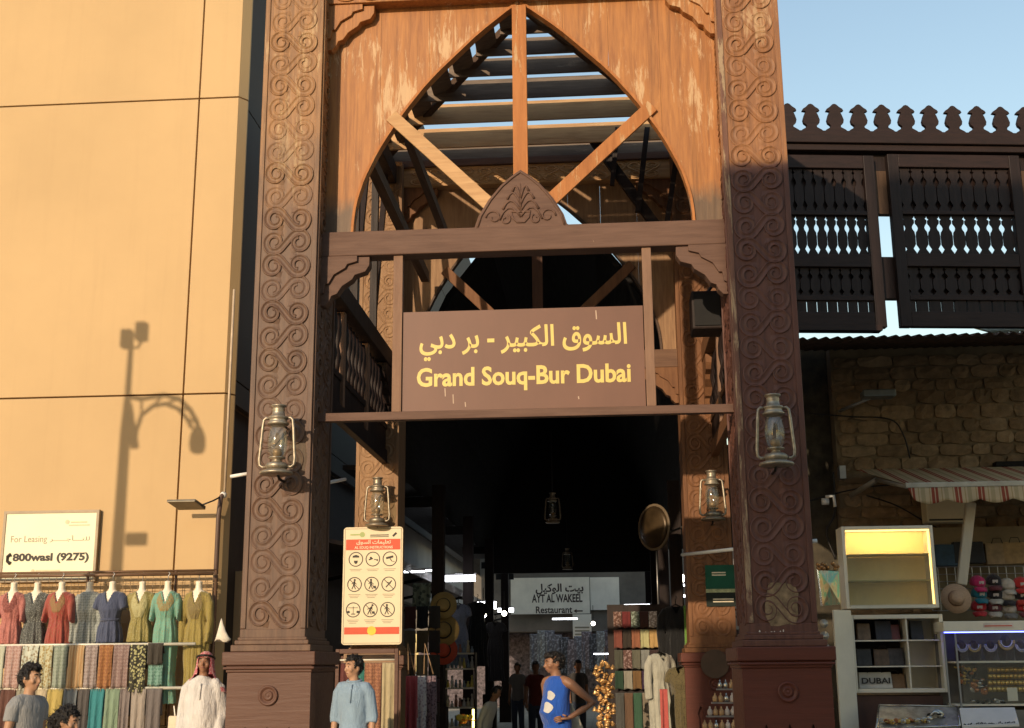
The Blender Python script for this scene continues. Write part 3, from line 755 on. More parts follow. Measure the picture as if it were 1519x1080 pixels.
# stepped block added out of view, shaped to shade the right pillar and stalls
M_OPP = plain('pale render', (0.46,0.40,0.31), 0.85, 0, 0.1, 0.5)
ta, ca = math.tan(SUN_AZ), math.tan(SUN_EL)/cos(SUN_AZ)
YO = -24.0
ob = thing('added_shade_building', 'unseen stepped block added behind the viewer to shade the right side', 'building', (0, YO, 0))
xa1, xa2 = -0.30 + YO*ta, 2.12 + YO*ta
MB().box(xa1, xa2, YO-9, YO, 0, 3.95 - YO*ca).build('low_shade_block', M_OPP, ob)
MB().box(xa2+0.01, xa2+0.9, YO-9, YO, 0, 6.86 - YO*ca).build('main_shade_block', M_OPP, ob)
MB().box(xa2+0.91, xa2+3.2, YO-9, YO, 0, 9.9 - YO*ca).build('tall_shade_block', M_OPP, ob)
MB().box(xa2+3.21, xa2+26, YO-9, YO, 0, 9.3 - YO*ca).build('main_shade_block', M_OPP, ob)
for k in range(5):
    for j in range(3):
        MB().box(xa2+2+k*4.5, xa2+3.4+k*4.5, YO+0.005, YO+0.05, 2.0+j*3.6, 4.0+j*3.6).build('window', plain('dark pane', (0.03,0.035,0.04), 0.1), ob)

# ================================================================== gallery screen on the right
def atp(px, py, o, r):
    d = CR @ Vector((px - PW/2, -(py - PH/2), -FPX)); n = Vector((-sin(r), cos(r), 0)); o = Vector((o[0], o[1], 0))
    t = (o-CAM_LOC).dot(n)/d.dot(n); p = CAM_LOC + d*t
    return (p-o).x*cos(r) + (p-o).y*sin(r), p.z
GO, GR = (at(1160, 300, 4.4).x, 4.4), radians(7.2)
gs = thing('gallery_screen', 'dark timber gallery screen with turned spindles and a crest of finials', 'screen', (GO[0], GO[1], 0), rz=GR)
def U(px, py): return atp(px, py, GO, GR)
zc1, zc0 = U(1340, 199)[1], U(1340, 226)[1]
u1 = U(1600, 300)[0]
bld = lambda m, n, mt, **k: m.build(n, mt, gs, local=True, **k)
bld(MB().box(-0.1, u1, -0.10, 0.12, zc0+0.10, zc1), 'cornice', M_DARKX, bevel=0.01)
bld(MB().box(-0.1, u1, -0.05, 0.10, zc0, zc0+0.095), 'cornice', M_DARKX, bevel=0.01)
bld(MB().box(-0.9, u1, 0.092, 0.13, zc0-0.16, zc0+0.02), 'top_rail', M_DARKX)
fin = [(0.0,0.0),(0.17,0.0),(0.17,0.02),(0.145,0.045),(0.11,0.065),(0.075,0.085),(0.075,0.115),(0.115,0.15),(0.125,0.20),(0.10,0.28),(0.075,0.335),(0.13,0.345),(0.115,0.375),(0.07,0.405),(0.03,0.445),(0.0,0.455)]
fpoly = [(-x, z) for x, z in fin[1:]] + [(x, z) for x, z in reversed(fin[1:-1])]
fme = MB().prism(fpoly, -0.03, 0.03).mesh('finial', M_DARKX)
for k in range(13):
    px = 1169.0 + 35.3*k; u, z = U(px, 197 + (px-1340)*0.013)
    o = link(fme, 'finial', gs, (u, 0.0 + random.uniform(-.008, .008), zc1-0.002), (0, random.uniform(-.02, .02), 0))
FRET = [(0,.47),(.05,.46),(.10,.34),(.15,.24),(.20,.34),(.26,.455),(.48,.465),(.58,.42),(.64,.28),(.69,.24),(.74,.30),(.80,.445),(.88,.455),(.915,.33),(.945,.44),(1,.47)]
def tier(u0, u_1, n, za, zb, nm='fret_slat'):
    H = zb-za; w = (u_1-u0)/n
    poly = [(-h*w, z*H) for z, h in FRET] + [(h*w, z*H) for z, h in reversed(FRET)]
    me = MB().prism(poly, -0.014, 0.014).mesh('fret_slat', M_DARK)
    for k in range(n): link(me, nm, gs, (u0+(k+0.5)*w, 0.02+random.uniform(-.003, .003), za))
def panel(pl, pr, n, pyt=230, pyb=486):
    (ul, zt), (ur, _) = U(pl, pyt), U(pr, pyt)
    zb = U((pl+pr)/2, pyb)[1]; fw = 0.16
    for a, b in ((ul, ul+fw), (ur-fw, ur)): bld(MB().box(a, b, -0.05, 0.07, zb, zt), 'stile', M_DARK, bevel=0.01)
    rails = [(zt-0.20, zt), (U(pl, 316)[1]-0.03, U(pl, 316)[1]+0.03), (U(pl, 392)[1]-.04, U(pl, 377)[1]), (U(pl, 444)[1]-0.02, U(pl, 440)[1]+0.02), (zb, U(pl, 463)[1])]
    for a, b in rails: bld(MB().box(ul+fw, ur-fw, -0.045, 0.06, a, b), 'rail', M_DARKX, bevel=0.008)
    x0, x1 = ul+fw, ur-fw
    tier(x0, x1, n, rails[1][1], rails[0][0])
    tier(x0, x1, n, rails[2][1], rails[1][0])
    tier(x0, x1, n, rails[3][1], rails[2][0])
    bld(MB().box(x0, x1, 0.075, 0.09, rails[1][1]-0.02, rails[0][0]+.02), 'backing_board', M_DARKX)
    bld(MB().box(x0, x1, 0.075, 0.09, rails[3][1]-0.02, rails[2][0]+.02), 'backing_board', M_DARKX)
    w = (x1-x0)/n
    for k in range(n+1):
        bld(MB().box(x0+w*k-w*0.5+0.011 if k else x0, min(x1, x0+w*k+w*0.5-0.011), -0.02, 0.03, rails[4][1], rails[3][0]), 'slat', M_DARK)
panel(1084, 1294, 12); panel(1314, 1509, 9); panel(1529, 1720, 9)
for pa in (1295, 1510):
    ua = U(pa, 350)[0]
    for y0_, y1_ in ((226, 250), (250, 314), (378, 440)):
        z0, z1 = U(pa, y1_)[1], U(pa, y0_)[1]
        bld(MB().box(ua-0.10, ua+0.36, 0.08, 0.2, z0, z1-0.003), 'post_block', M_DARK if y0_ != 250 else wood('worn post', (0.10,0.055,0.03), (0.05,0.028,0.018)))
bld(MB().box(-0.9, U(1306, 480)[0], -0.08, 0.10, U(1300, 492)[1], U(1300, 484)[1]), 'sill', M_DARKX)

# ------------------------------------------------------------------ corrugated canopy, stone wall
def corrugated(name, label, x0, x1, y0, y1, z0, z1, mat, pitch=0.15, amp=0.022):
    n = int((x1-x0)/pitch*8)
    m = MB().grid(lambda u, v: (x0+(x1-x0)*u, y0+(y1-y0)*v, z0+(z1-z0)*v + amp*cos(2*pi*(x1-x0)*u/pitch)), n, 2)
    o = m.build(name, mat, None, True, solid=0.004); tag(o, label, 'canopy'); return o
M_RUST = plain('rusty sheet', (0.055,0.032,0.022), 0.7, 0.2, 0.4, 5)
zr = at(1300, 503, 3.3).z
corrugated('corrugated_canopy', 'rusty corrugated sheet canopy above the shaded stone wall', at(1185,500,3.3).x-0.4, 8.0, 3.3, 6.3, zr+0.03, zr+0.62, M_RUST)
corrugated('corrugated_sheet', 'short sunlit yellowish corrugated sheet below the gallery at the right edge', at(1468,490,5.2).x, 8.4, 5.2, 6.1, at(1500,491,5.2).z-0.02, at(1500,491,5.2).z+0.3, plain('ochre sheet', (0.5,0.42,0.22), 0.6))
M_STONE = [plain('rubble stone %d' % i, c, 0.9, 0, 0.3, 7, bmp=0.8, grime=0.4) for i, c in enumerate(((0.25,0.165,0.09),(0.215,0.14,0.075),(0.285,0.195,0.11),(0.19,0.125,0.068)))]
YW = 6.2
sw = thing('stone_wall', 'rough coursed stone wall under the corrugated canopy', 'wall', (6, YW, 0))
xw0 = at(1236, 640, YW).x; 
MB().box(xw0+0.04, 9.5, YW+0.06, YW+0.5, 0, zr+0.70).build('mortar', plain('old mortar', (0.20,0.145,0.085), 0.95, 0, 0.25, 3, bmp=0.5), sw)
random.seed(3)
def stone(x0, x1, z0, z1, mat):
    m = MB(); nx, nz = 3, 2; j = lambda a: random.uniform(-a, a)
    vs_ = []; 
    for iz in range(nz+1):
        for ix in range(nx+1):
            e = ix in (0, nx) or iz in (0, nz)
            cr = (ix in (0, nx)) and (iz in (0, nz))
            ins = 0.02 if cr else 0.0
            vs_.append((x0+(x1-x0)*ix/nx + j(0.012)+(ins if ix == 0 else -ins if ix == nx else 0), YW + (0.030 if e else 0.012) + j(0.016) , z0+(z1-z0)*iz/nz + j(0.012)+(ins if iz == 0 else -ins if iz == nz else 0)))
    w = nx+1; fs = [(k*w+i, k*w+i+1, (k+1)*w+i+1, (k+1)*w+i) for k in range(nz) for i in range(nx)]
    b = [0, 1, 2, 3, 7, 11, 10, 9, 8, 4]; n0 = len(vs_)
    vs_ += [(vs_[i][0], YW+0.12, vs_[i][2]) for i in b]
    fs += [(b[i], b[(i+1) % 10], n0+(i+1) % 10, n0+i) for i in range(10)]
    m.add(vs_, fs); return m.build('stone', mat, sw, smooth=False)
z = 2.3
while z < zr+0.42:
    h = random.uniform(0.17, 0.25); x = xw0 + random.uniform(0, 0.12)
    while x < 8.6:
        w_ = random.uniform(0.24, 0.55); stone(x+0.006, x+w_-0.006, z+0.006, z+h-0.006, random.choice(M_STONE)); x += w_
    z += h
cw = thing('corner_wall', 'dark weathered wall strip between the right pillar and the stone wall', 'wall', (xw0-0.5, YW+0.5, 0))
MB().box(3.3, xw0+0.03, YW+0.35, YW+0.8, 0, zr+0.74).build('wall', plain('dark weathered render', (0.055,0.045,0.03), 0.9, 0, 0.5, 5, bmp=0.6), cw)
MB().box(6.6, 9.2, YW-0.20, YW-0.02, at(1500,697,YW-.2).z, at(1500,684,YW-.2).z).build('lintel', M_BLACKWOOD, sw)

# ------------------------------------------------------------------ the covered street behind the gate
CY0, CY1 = YR+0.9, 24.0
XPL, XPR = -2.25, 2.05
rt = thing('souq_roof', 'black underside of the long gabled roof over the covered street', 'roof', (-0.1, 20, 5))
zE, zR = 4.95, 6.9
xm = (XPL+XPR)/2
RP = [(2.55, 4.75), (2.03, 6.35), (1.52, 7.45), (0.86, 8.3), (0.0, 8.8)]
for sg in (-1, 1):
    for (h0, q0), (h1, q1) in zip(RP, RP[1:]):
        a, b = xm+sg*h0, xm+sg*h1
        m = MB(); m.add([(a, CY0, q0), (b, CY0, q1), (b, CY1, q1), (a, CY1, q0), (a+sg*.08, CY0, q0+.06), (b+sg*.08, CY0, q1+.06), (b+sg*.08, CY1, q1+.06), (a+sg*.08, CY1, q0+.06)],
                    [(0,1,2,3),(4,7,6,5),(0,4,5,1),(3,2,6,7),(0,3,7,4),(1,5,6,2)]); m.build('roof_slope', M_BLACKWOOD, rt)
MB().box(XPR+0.3, 5.0, CY0, CY1, 4.86, 4.93).build('sky_block_soffit', M_BLACKWOOD, rt)  # soffits added beyond the eaves to cut skylight in the passage
MB().box(-3.35, XPL-0.3, CY0, CY1, 4.66, 4.73).build('sky_block_soffit', M_BLACKWOOD, rt)
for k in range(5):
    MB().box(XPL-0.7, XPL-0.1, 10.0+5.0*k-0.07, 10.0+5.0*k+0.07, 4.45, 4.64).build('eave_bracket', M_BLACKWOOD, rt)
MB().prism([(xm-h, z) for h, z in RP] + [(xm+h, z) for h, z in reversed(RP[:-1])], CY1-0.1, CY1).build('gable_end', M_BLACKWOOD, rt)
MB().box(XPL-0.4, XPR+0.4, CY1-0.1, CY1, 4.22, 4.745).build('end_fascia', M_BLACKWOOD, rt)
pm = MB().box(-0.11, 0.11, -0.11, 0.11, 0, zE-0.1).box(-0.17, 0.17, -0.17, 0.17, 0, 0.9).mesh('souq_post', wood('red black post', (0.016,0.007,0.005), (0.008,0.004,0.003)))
posts = []
for k in range(4):
    for sx_, nm in ((XPL, 'left'), (XPR, 'right')):
        o = link(pm, 'souq_post', None, (sx_, 10.0+5.0*k, 0))
        tag(o, '%s dark square post in the %s row of the covered street' % (('first', 'second', 'third', 'fourth', 'fifth')[k], nm), 'post', 'posts of the covered street'); posts.append(o)
M_GREYWALL = plain('grey white wall', (0.55,0.50,0.45), 0.8, 0, 0.1, 0.8, (1, 1, .3), grime=0.35)
for sx_, nm in ((-4.6, 'left'), (4.9, 'right')):
    sgn = 1 if sx_ < 0 else -1
    t = thing('shop_row', 'row of shops with pale upper wall along the %s of the covered street' % nm, 'building', (sx_, 20, 0))
    for k in range(9):
        y = CY0+0.2+k*3.2
        MB().box(min(sx_, sx_-sgn*0.3), max(sx_, sx_-sgn*0.3), y+0.012, y+3.19, 3.3, 7.6 if sgn > 0 else 4.9).build('upper_panel', M_GREYWALL, t)
    MB().box(sx_-0.4 if sgn > 0 else sx_+0.2, sx_-0.2 if sgn > 0 else sx_+0.4, CY0, CY1, 0, 3.29).build('shop_back', plain('shop back', (0.06,0.045,0.04), 0.8), t)
    m = MB(); xo = sx_+sgn*1.75
    m.add([(sx_, CY0, 3.75), (xo, CY0, 3.35), (xo, CY1, 3.35), (sx_, CY1, 3.75), (sx_, CY0, 3.80), (xo, CY0, 3.42), (xo, CY1, 3.42), (sx_, CY1, 3.80)], [(0,1,2,3),(4,7,6,5),(0,4,5,1),(3,2,6,7),(0,3,7,4),(1,5,6,2)])
    m.build('shop_canopy', plain('canopy sheet', (0.10,0.08,0.07), 0.7), t)
    MB().box(xo-0.02, xo+0.02, CY0, CY1, 3.30, 3.46).build('canopy_fascia', plain('fascia grey', (0.32,0.30,0.28), 0.6), t)
    for k in range(8):
        y = CY0+2.5+k*3.6
        MB().beam((sx_+sgn*0.02, y, 3.0), (xo, y, 3.36), 0.05, 0.06).build('canopy_strut', M_BLACKWOOD, t)

# far end: white restaurant sign and shop front
YE = 37.0
eb = thing('end_building', 'pale wall closing the far end of the covered street', 'building', (0, YE+1, 0))
MB().box(-7, 8, YE+0.4, YE+5, 2.9, 9).build('upper_wall', plain('grimy render', (0.16,0.14,0.12), 0.85, 0, 0.25, 1.2, grime=0.4), eb)
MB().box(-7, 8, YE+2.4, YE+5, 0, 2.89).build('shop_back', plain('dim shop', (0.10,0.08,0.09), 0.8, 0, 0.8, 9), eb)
q0, q1 = at(788, 911, YE), at(874, 856, YE)
M_RSIGN = plain('aged white board', (0.80,0.74,0.63), 0.6, 0, 0.1, 1.5, grime=0.3)
rs = thing('restaurant_sign', 'aged white restaurant board at the far end of the covered street', 'sign', (q0.x, YE, q0.z))
MB().box(q0.x-0.8, q1.x, YE, YE+0.08, q0.z, q1.z).build('board', M_RSIGN, rs)
W_ = ax(864, 890, YE)-ax(789, 890, YE); X_ = ax(789, 890, YE)
M_SGNINK = plain('sign ink', (0.05,0.03,0.025), 0.7)
lettering('lettering', arabic('بيت الوكيل'), M_SGNINK, rs, (X_+0.15, YE-0.002, az(800, 882, YE)), width=W_*0.95, height=0.42, bold=0.03)
lettering('lettering', 'AYT AL WAKEEL', M_SGNINK, rs, (X_, YE-0.002, az(800, 894, YE)), width=W_, height=0.32, bold=0.03)
lettering('lettering', 'Restaurant', M_SGNINK, rs, (X_+0.15, YE-0.002, az(800, 910, YE)), width=W_*0.72, height=0.27, bold=0.02)
MB().prism([(X_+W_*.82, az(800,907,YE)), (X_+W_*.88, az(800,904,YE)), (X_+W_*.88, az(800,906,YE)), (X_+W_*1.0, az(800,906,YE)), (X_+W_*1.0, az(800,908,YE)), (X_+W_*.88, az(800,908,YE)), (X_+W_*.88, az(800,910,YE))], YE-0.006, YE-0.002).build('arrow', M_SGNINK, rs)
q0, q1 = at(876, 905, YE+.2), at(918, 856, YE+.2)
wp = MB().box(q0.x, q1.x, YE+0.2, YE+0.28, q0.z, q1.z).build('blank_signboard', plain('white panel', (0.8,0.75,0.66), 0.6, 0, 0.1, 1.5, grime=0.25)); tag(wp, 'blank white signboard right of the far restaurant board', 'sign')
q0, q1 = at(850, 947, YE-.3), at(877, 911, YE-.3)
hb = thing('hanging_board', 'small white board hanging under the far restaurant sign', 'sign', (q0.x, YE-0.3, q0.z))
MB().box(q0.x, q1.x, YE-0.3, YE-0.26, q0.z, q1.z).build('board', M_RSIGN, hb)
m = MB()
for k in range(3): m.box(q0.x+0.08, q1.x-0.08, YE-0.306, YE-0.302, q0.z+0.12+k*0.13, q0.z+0.18+k*0.13)
m.build('faint_lines', M_GREYINK, hb); children(hb)[-1]['kind'] = 'stuff'
# ================================================================== lanterns
def lantern_parts(t, bracket=0.33):
    L_ = dict(local=True)
    MB().lathe([(0.0,0),(0.165,0.0),(0.175,0.012),(0.165,0.03),(0.12,0.045),(0.105,0.055),(0.0,0.055)], 24).build('base', M_BRASS, t, True, **L_)
    MB().lathe([(0.0,0.055),(0.10,0.055),(0.115,0.075),(0.115,0.10),(0.095,0.12),(0.05,0.13),(0.04,0.155),(0.085,0.165),(0.088,0.178),(0.0,0.18)], 20).build('fuel_tank', M_BRASS, t, True, **L_)
    MB().lathe([(0.068,0.178),(0.088,0.23),(0.102,0.31),(0.10,0.38),(0.085,0.46),(0.072,0.515)], 20).build('globe', M_GLASS, t, True, **L_)
    MB().lathe([(0.03,0.18),(0.05,0.22),(0.045,0.26),(0.02,0.27)], 12).build('burner', plain('dull brass', (0.34,0.2,0.1), 0.5, 0.5), t, True, **L_)
    MB().lathe([(0.06,0.51),(0.105,0.515),(0.115,0.53),(0.095,0.545),(0.09,0.575),(0.105,0.585),(0.10,0.60),(0.07,0.61),(0.062,0.66),(0.068,0.675),(0.058,0.70),(0.082,0.71),(0.082,0.722),(0.0,0.726)], 20).build('chimney', M_BRASS, t, True, **L_)
    for sx in (-1, 1):
        MB().tube([(sx*0.09,0,0.585),(sx*0.13,0,0.592),(sx*0.152,0,0.57),(sx*0.162,0,0.48),(sx*0.185,0,0.16),(sx*0.18,0,0.10),(sx*0.15,0,0.078),(sx*0.11,0,0.082)], 0.016, 8).build('side_tube', M_BRASS, t, True, **L_)
    if bracket:
        MB().tube([(0,0.02,0.02),(0,0.12,-0.03),(0,bracket+0.01,-0.03)], 0.014, 6).tube([(0,0.06,0.55),(0,bracket+0.01,0.55)], 0.012, 6).build('bracket', M_IRON, t, True, **L_)
l0 = thing('lantern', 'brass hurricane lantern on the front left carved pillar', 'lantern', at(410, 704, -0.33), 'hurricane lanterns'); lantern_parts(l0)
for (px, py, Y, lb_) in ((1152, 691, -0.33, 'silvery brass hurricane lantern on the front right carved pillar'), (559, 781, YR-0.33, 'brass hurricane lantern above the white instruction board'),
                     (1058, 772, YR-0.33, 'brass hurricane lantern above the green poster')):
    copy_tree(l0, loc=at(px, py, Y), label=lb_)
for i, (px, py, Y) in enumerate(((820, 776, 11.0), (842, 845, 22.0))):
    q = at(px, py, Y)
    t = copy_tree(l0, loc=q, label=('dark lantern hanging nearest under the black souq roof', 'small dark lantern hanging deeper under the souq roof')[i], scale=(0.8, 0.8, 0.8))
    for ch in list(t.children):
        if ch.name.startswith('bracket'): bpy.data.objects.remove(ch)
    MB().tube([(0, 0, 0.72), (0, 0, 3.2)], 0.01, 5).build('chain', M_IRON, t, True, local=True)

# ================================================================== flat signs
def ring(m, x, z, y, r, w=0.012, n=24):
    vs_ = []
    for k in range(n):
        a = 2*pi*k/n
        for rr in (r, r-w):
            for dy in (0, -0.003): vs_.append((x+rr*cos(a), y+dy, z+rr*sin(a)))
    fs = []
    for k in range(n):
        i, j = k*4, ((k+1) % n)*4
        fs += [(i+1, j+1, j+3, i+3), (i, i+1, j+1, j), (i+2, j+2, j+3, i+3)]
    m.add(vs_, fs)
def disc(m, x, z, y, r, n=12, sx=1.0): m.prism([(x+r*sx*cos(2*pi*k/n), z+r*sin(2*pi*k/n)) for k in range(n)], y-0.003, y)
def bar(m, x0, z0, x1, z1, y, w): m.beam((x0, y-0.0015, z0), (x1, y-0.0015, z1), w, 0.003, (0, 1, 0))
def rrect(x0, x1, z0, z1, r, n=5):
    o = []
    for cx, cz, a0 in ((x1-r, z1-r, 0), (x0+r, z1-r, pi/2), (x0+r, z0+r, pi), (x1-r, z0+r, 1.5*pi)):
        o += [(cx+r*cos(a0+pi/2*k/n), cz+r*sin(a0+pi/2*k/n)) for k in range(n+1)]
    return o
YI = YR - 0.28
a, b = at(506, 957, YI), at(598, 781, YI)
x0, x1, z0, z1 = a.x, b.x, a.z, b.z
W_, H_ = x1-x0, z1-z0
ib = thing('instruction_board', 'cream board of nine round pictograms with red title band on the back left pillar', 'sign', ((x0+x1)/2, YI, z0))
MB().prism(rrect(x0, x1, z0, z1, 0.05), YI, YI+0.03).build('board', plain('cream board', (0.72,0.60,0.40), 0.5, 0, 0.04, 2), ib, bevel=0.004)
m = MB(); e = 0.025
for A, B in (((x0+e, z0+e), (x1-e, z0+e)), ((x1-e, z0+e), (x1-e, z1-e)), ((x1-e, z1-e), (x0+e, z1-e)), ((x0+e, z1-e), (x0+e, z0+e))): bar(m, *A, *B, YI-0.001, 0.006)
m.build('border_line', M_GREYINK, ib)
yb = YI-0.0005
MB().box(x0+0.04, x1-0.04, yb-0.004, yb, z1-0.335, z1-0.18).build('title_band', M_REDINK, ib)
MB().box(x0+0.04, x1-0.04, yb-0.004, yb, z0+0.15, z0+0.25).build('footer_band', M_REDINK, ib)
m = MB(); disc(m, (x0+x1)/2, z0+0.20, yb-0.004, 0.065, 16); m.build('yellow_dot', plain('yellow dot', (0.85,0.55,0.05), 0.6), ib)
lettering('title_lettering', arabic('تعليمات السوق'), M_CREAMINK, ib, (x0+W_*0.22, yb-0.0045, z1-0.265), width=W_*0.58, height=0.075, bold=0.02, depth=0.002)
lettering('title_lettering', 'AL SOUQ INSTRUCTIONS', M_CREAMINK, ib, (x0+W_*0.19, yb-0.0045, z1-0.325), width=W_*0.64, height=0.045, bold=0.02, depth=0.002)
m = MB(); bar(m, x0+0.10, z1-0.11, x0+0.24, z1-0.11, yb, 0.022); disc(m, x0+0.28, z1-0.11, yb, 0.04); m.build('green_emblem', plain('green ink', (0.36,0.42,0.16), 0.6), ib)
m = MB(); bar(m, x0+W_*.45, z1-0.12, x0+W_*.76, z1-0.12, yb, 0.014); bar(m, x0+W_*.45, z1-0.145, x0+W_*.76, z1-0.145, yb, 0.010); bar(m, x0+W_*.83, z1-0.14, x0+W_*.89, z1-0.09, yb, 0.03); m.build('emblem', M_BLACKINK, ib); children(ib)[-1]['kind'] = 'stuff'
def fig(m, x, z, s, y, lean=0.0):
    disc(m, x+lean*0.05*s, z+0.055*s, y, 0.014*s); bar(m, x+lean*.04*s, z+0.04*s, x, z-0.01*s, y, 0.022*s)
    bar(m, x, z-0.005*s, x-0.025*s, z-0.06*s, y, 0.011*s); bar(m, x, z-0.005*s, x+0.022*s, z-0.06*s, y, 0.011*s)
    bar(m, x+lean*.03*s, z+0.03*s, x+0.035*s, z+0.0*s, y, 0.009*s); bar(m, x+lean*.03*s, z+0.03*s, x-0.03*s, z+0.005*s, y, 0.009*s)
for r in range(3):
    for c in range(3):
        X = x0+W_*(0.215+0.285*c) - r*0.012; Z = z1-0.47 - r*0.365
        pt = MB(); ring(pt, X, Z, yb, 0.108, 0.013); po = pt.build('pictogram_ring', M_BLACKINK, ib)
        m = MB(); i = r*3+c
        if i == 0:
            m.prism([(X-0.05, Z+0.025), (X-0.045, Z+0.05), (X, Z+0.065), (X+0.045, Z+0.05), (X+0.05, Z+0.025)], yb-0.003, yb); m.prism([(X-0.03, Z-0.02), (X+0.03, Z-0.02), (X+0.022, Z-0.055), (X, Z-0.07), (X-0.022, Z-0.055)], yb-0.003, yb)
        elif i == 1:
            bar(m, X-0.06, Z-0.01, X+0.0, Z+0.01, yb, 0.018); bar(m, X+0.02, Z-0.005, X+0.05, Z-0.01, yb, 0.012); disc(m, X+0.065, Z-0.015, yb, 0.013); disc(m, X-0.03, Z+0.02, yb, 0.016)
        elif i == 2:
            bar(m, X-0.055, Z+0.01, X+0.05, Z+0.035, yb, 0.03); bar(m, X, Z+0.01, X+0.03, Z-0.035, yb, 0.012); bar(m, X+0.03, Z-0.035, X+0.07, Z-0.04, yb, 0.007)
        elif i == 5:
            bar(m, X-0.04, Z-0.045, X+0.045, Z+0.05, yb, 0.016); bar(m, X-0.03, Z+0.03, X+0.03, Z+0.01, yb, 0.01)
        elif i == 6:
            bar(m, X-0.07, Z+0.03, X+0.07, Z+0.03, yb, 0.007); bar(m, X, Z+0.05, X, Z-0.06, yb, 0.007); bar(m, X-0.03, Z-0.06, X+0.03, Z-0.06, yb, 0.012); disc(m, X-0.07, Z-0.03, yb, 0.018, sx=1.3); disc(m, X+0.07, Z-0.03, yb, 0.018, sx=1.3)
        else:
            fig(m, X-0.01, Z, 1.15, yb, (0, 0, 0, 0.2, 0, 0, 0, 0.7, 0)[i]); 
            if i in (4, 7): m.prism([(X+0.02, Z-0.03), (X+0.06, Z-0.02), (X+0.07, Z-0.055), (X+0.03, Z-0.06)], yb-0.003, yb)
        ic = m.build('pictogram', M_BLACKINK, po); ic['kind'] = 'stuff'
        if i in (3, 5, 7, 8, 4):
            m = MB(); bar(m, X-0.07, Z+0.07, X+0.07, Z-0.07, yb-0.003, 0.009); m.build('strike_bar', M_BLACKINK, po)
        m = MB()
        for k in range(3 if r else 2): bar(m, X-0.09+0.015*k, Z-0.145-0.022*k, X+0.09-0.02*k, Z-0.145-0.022*k, yb, 0.007)
        m.build('caption_line', M_GREYINK, ib); children(ib)[-1]['kind'] = 'stuff'
# leasing board
YL = YB - 0.06
a, b = at(2, 858, YL), at(144, 760, YL)
x0, x1, z0, z1 = a.x, b.x, a.z-0.02, b.z
ls = thing('leasing_board', 'cream leasing board with phone number on the honey stone wall', 'sign', ((x0+x1)/2, YL, z0))
MB().box(x0, x1, YL, YL+0.04, z0, z1).build('board', plain('cream sheet', (0.80,0.73,0.50), 0.5, 0, 0.03, 2), ls)
m = MB(); f = 0.035
for q in ((x0-f, x1+f, z1, z1+f), (x0-f, x1+f, z0-f, z0), (x0-f, x0, z0, z1), (x1, x1+f, z0, z1)): m.box(q[0], q[1], YL-0.012, YL+0.045, q[2], q[3])
m.build('frame', plain('taupe frame', (0.32,0.24,0.15), 0.5), ls)
W_, H_ = x1-x0, z1-z0
lettering('phone_number', '800wasl (9275)', M_BLACKINK, ls, (x0+W_*0.105, YL-0.001, z0+H_*0.24), width=W_*0.84, height=H_*0.155, bold=0.045, depth=0.002)
m = MB(); m.tube([(x0+W_*0.085, YL-0.004, z0+H_*0.38), (x0+W_*0.05, YL-0.004, z0+H_*0.35), (x0+W_*0.05, YL-0.004, z0+H_*0.28), (x0+W_*0.085, YL-0.004, z0+H_*0.245)], [0.028, 0.02, 0.02, 0.028], 6); m.build('phone_symbol', M_BLACKINK, ls)
lettering('leasing_lettering', 'For Leasing', M_GREYINK, ls, (x0+W_*0.07, YL-0.001, z0+H_*0.53), width=W_*0.40, height=H_*0.13, bold=0.0, depth=0.002)
lettering('leasing_lettering', arabic('للتـــأجـــــر'), M_GREYINK, ls, (x0+W_*0.50, YL-0.001, z0+H_*0.555), width=W_*0.44, height=H_*0.10, bold=0.004, depth=0.002)
m = MB(); PI_ = plain('pale ink', (0.62,0.52,0.33), 0.6)
for q in ((0.72, 0.90, 0.845, .02), (0.70, 0.93, 0.80, .02), (0.37, 0.64, 0.115, .025)): m.box(x0+W_*q[0], x0+W_*q[1], YL-0.003, YL-0.001, z0+H_*q[2], z0+H_*(q[2]+q[3]))
disc(m, x0+W_*0.68, z0+H_*0.86, YL-0.001, 0.03); disc(m, x0+W_*0.34, z0+H_*0.125, YL-0.001, 0.025)
o = m.build('faint_logo', PI_, ls); o['kind'] = 'stuff'
# wall floodlight on the stone building
q = at(277, 752, YB-0.35)
fl = thing('floodlight', 'flat floodlight on a thin arm beside the honey stone wall', 'floodlight', q)
MB().add([(q.x-0.22, q.y-0.16, q.z+0.05), (q.x+0.16, q.y-0.16, q.z+0.05), (q.x+0.22, q.y+0.10, q.z-0.03), (q.x-0.14, q.y+0.10, q.z-0.03), (q.x-0.22, q.y-0.14, q.z+0.085), (q.x+0.16, q.y-0.14, q.z+0.085), (q.x+0.22, q.y+0.12, q.z+0.02), (q.x-0.14, q.y+0.12, q.z+0.02)], [(0,3,2,1),(4,5,6,7),(0,1,5,4),(1,2,6,5),(2,3,7,6),(3,0,4,7)]).build('housing', plain('grey housing', (0.22,0.19,0.14), 0.5, 0.4), fl, bevel=0.008)
MB().tube([(q.x+0.2, q.y, q.z+0.02), (q.x+0.32, q.y+0.1, q.z+0.09), (XC+0.05, YB-0.05, at(333,736,YB).z)], 0.012, 6).build('arm', M_IRON, fl, True)

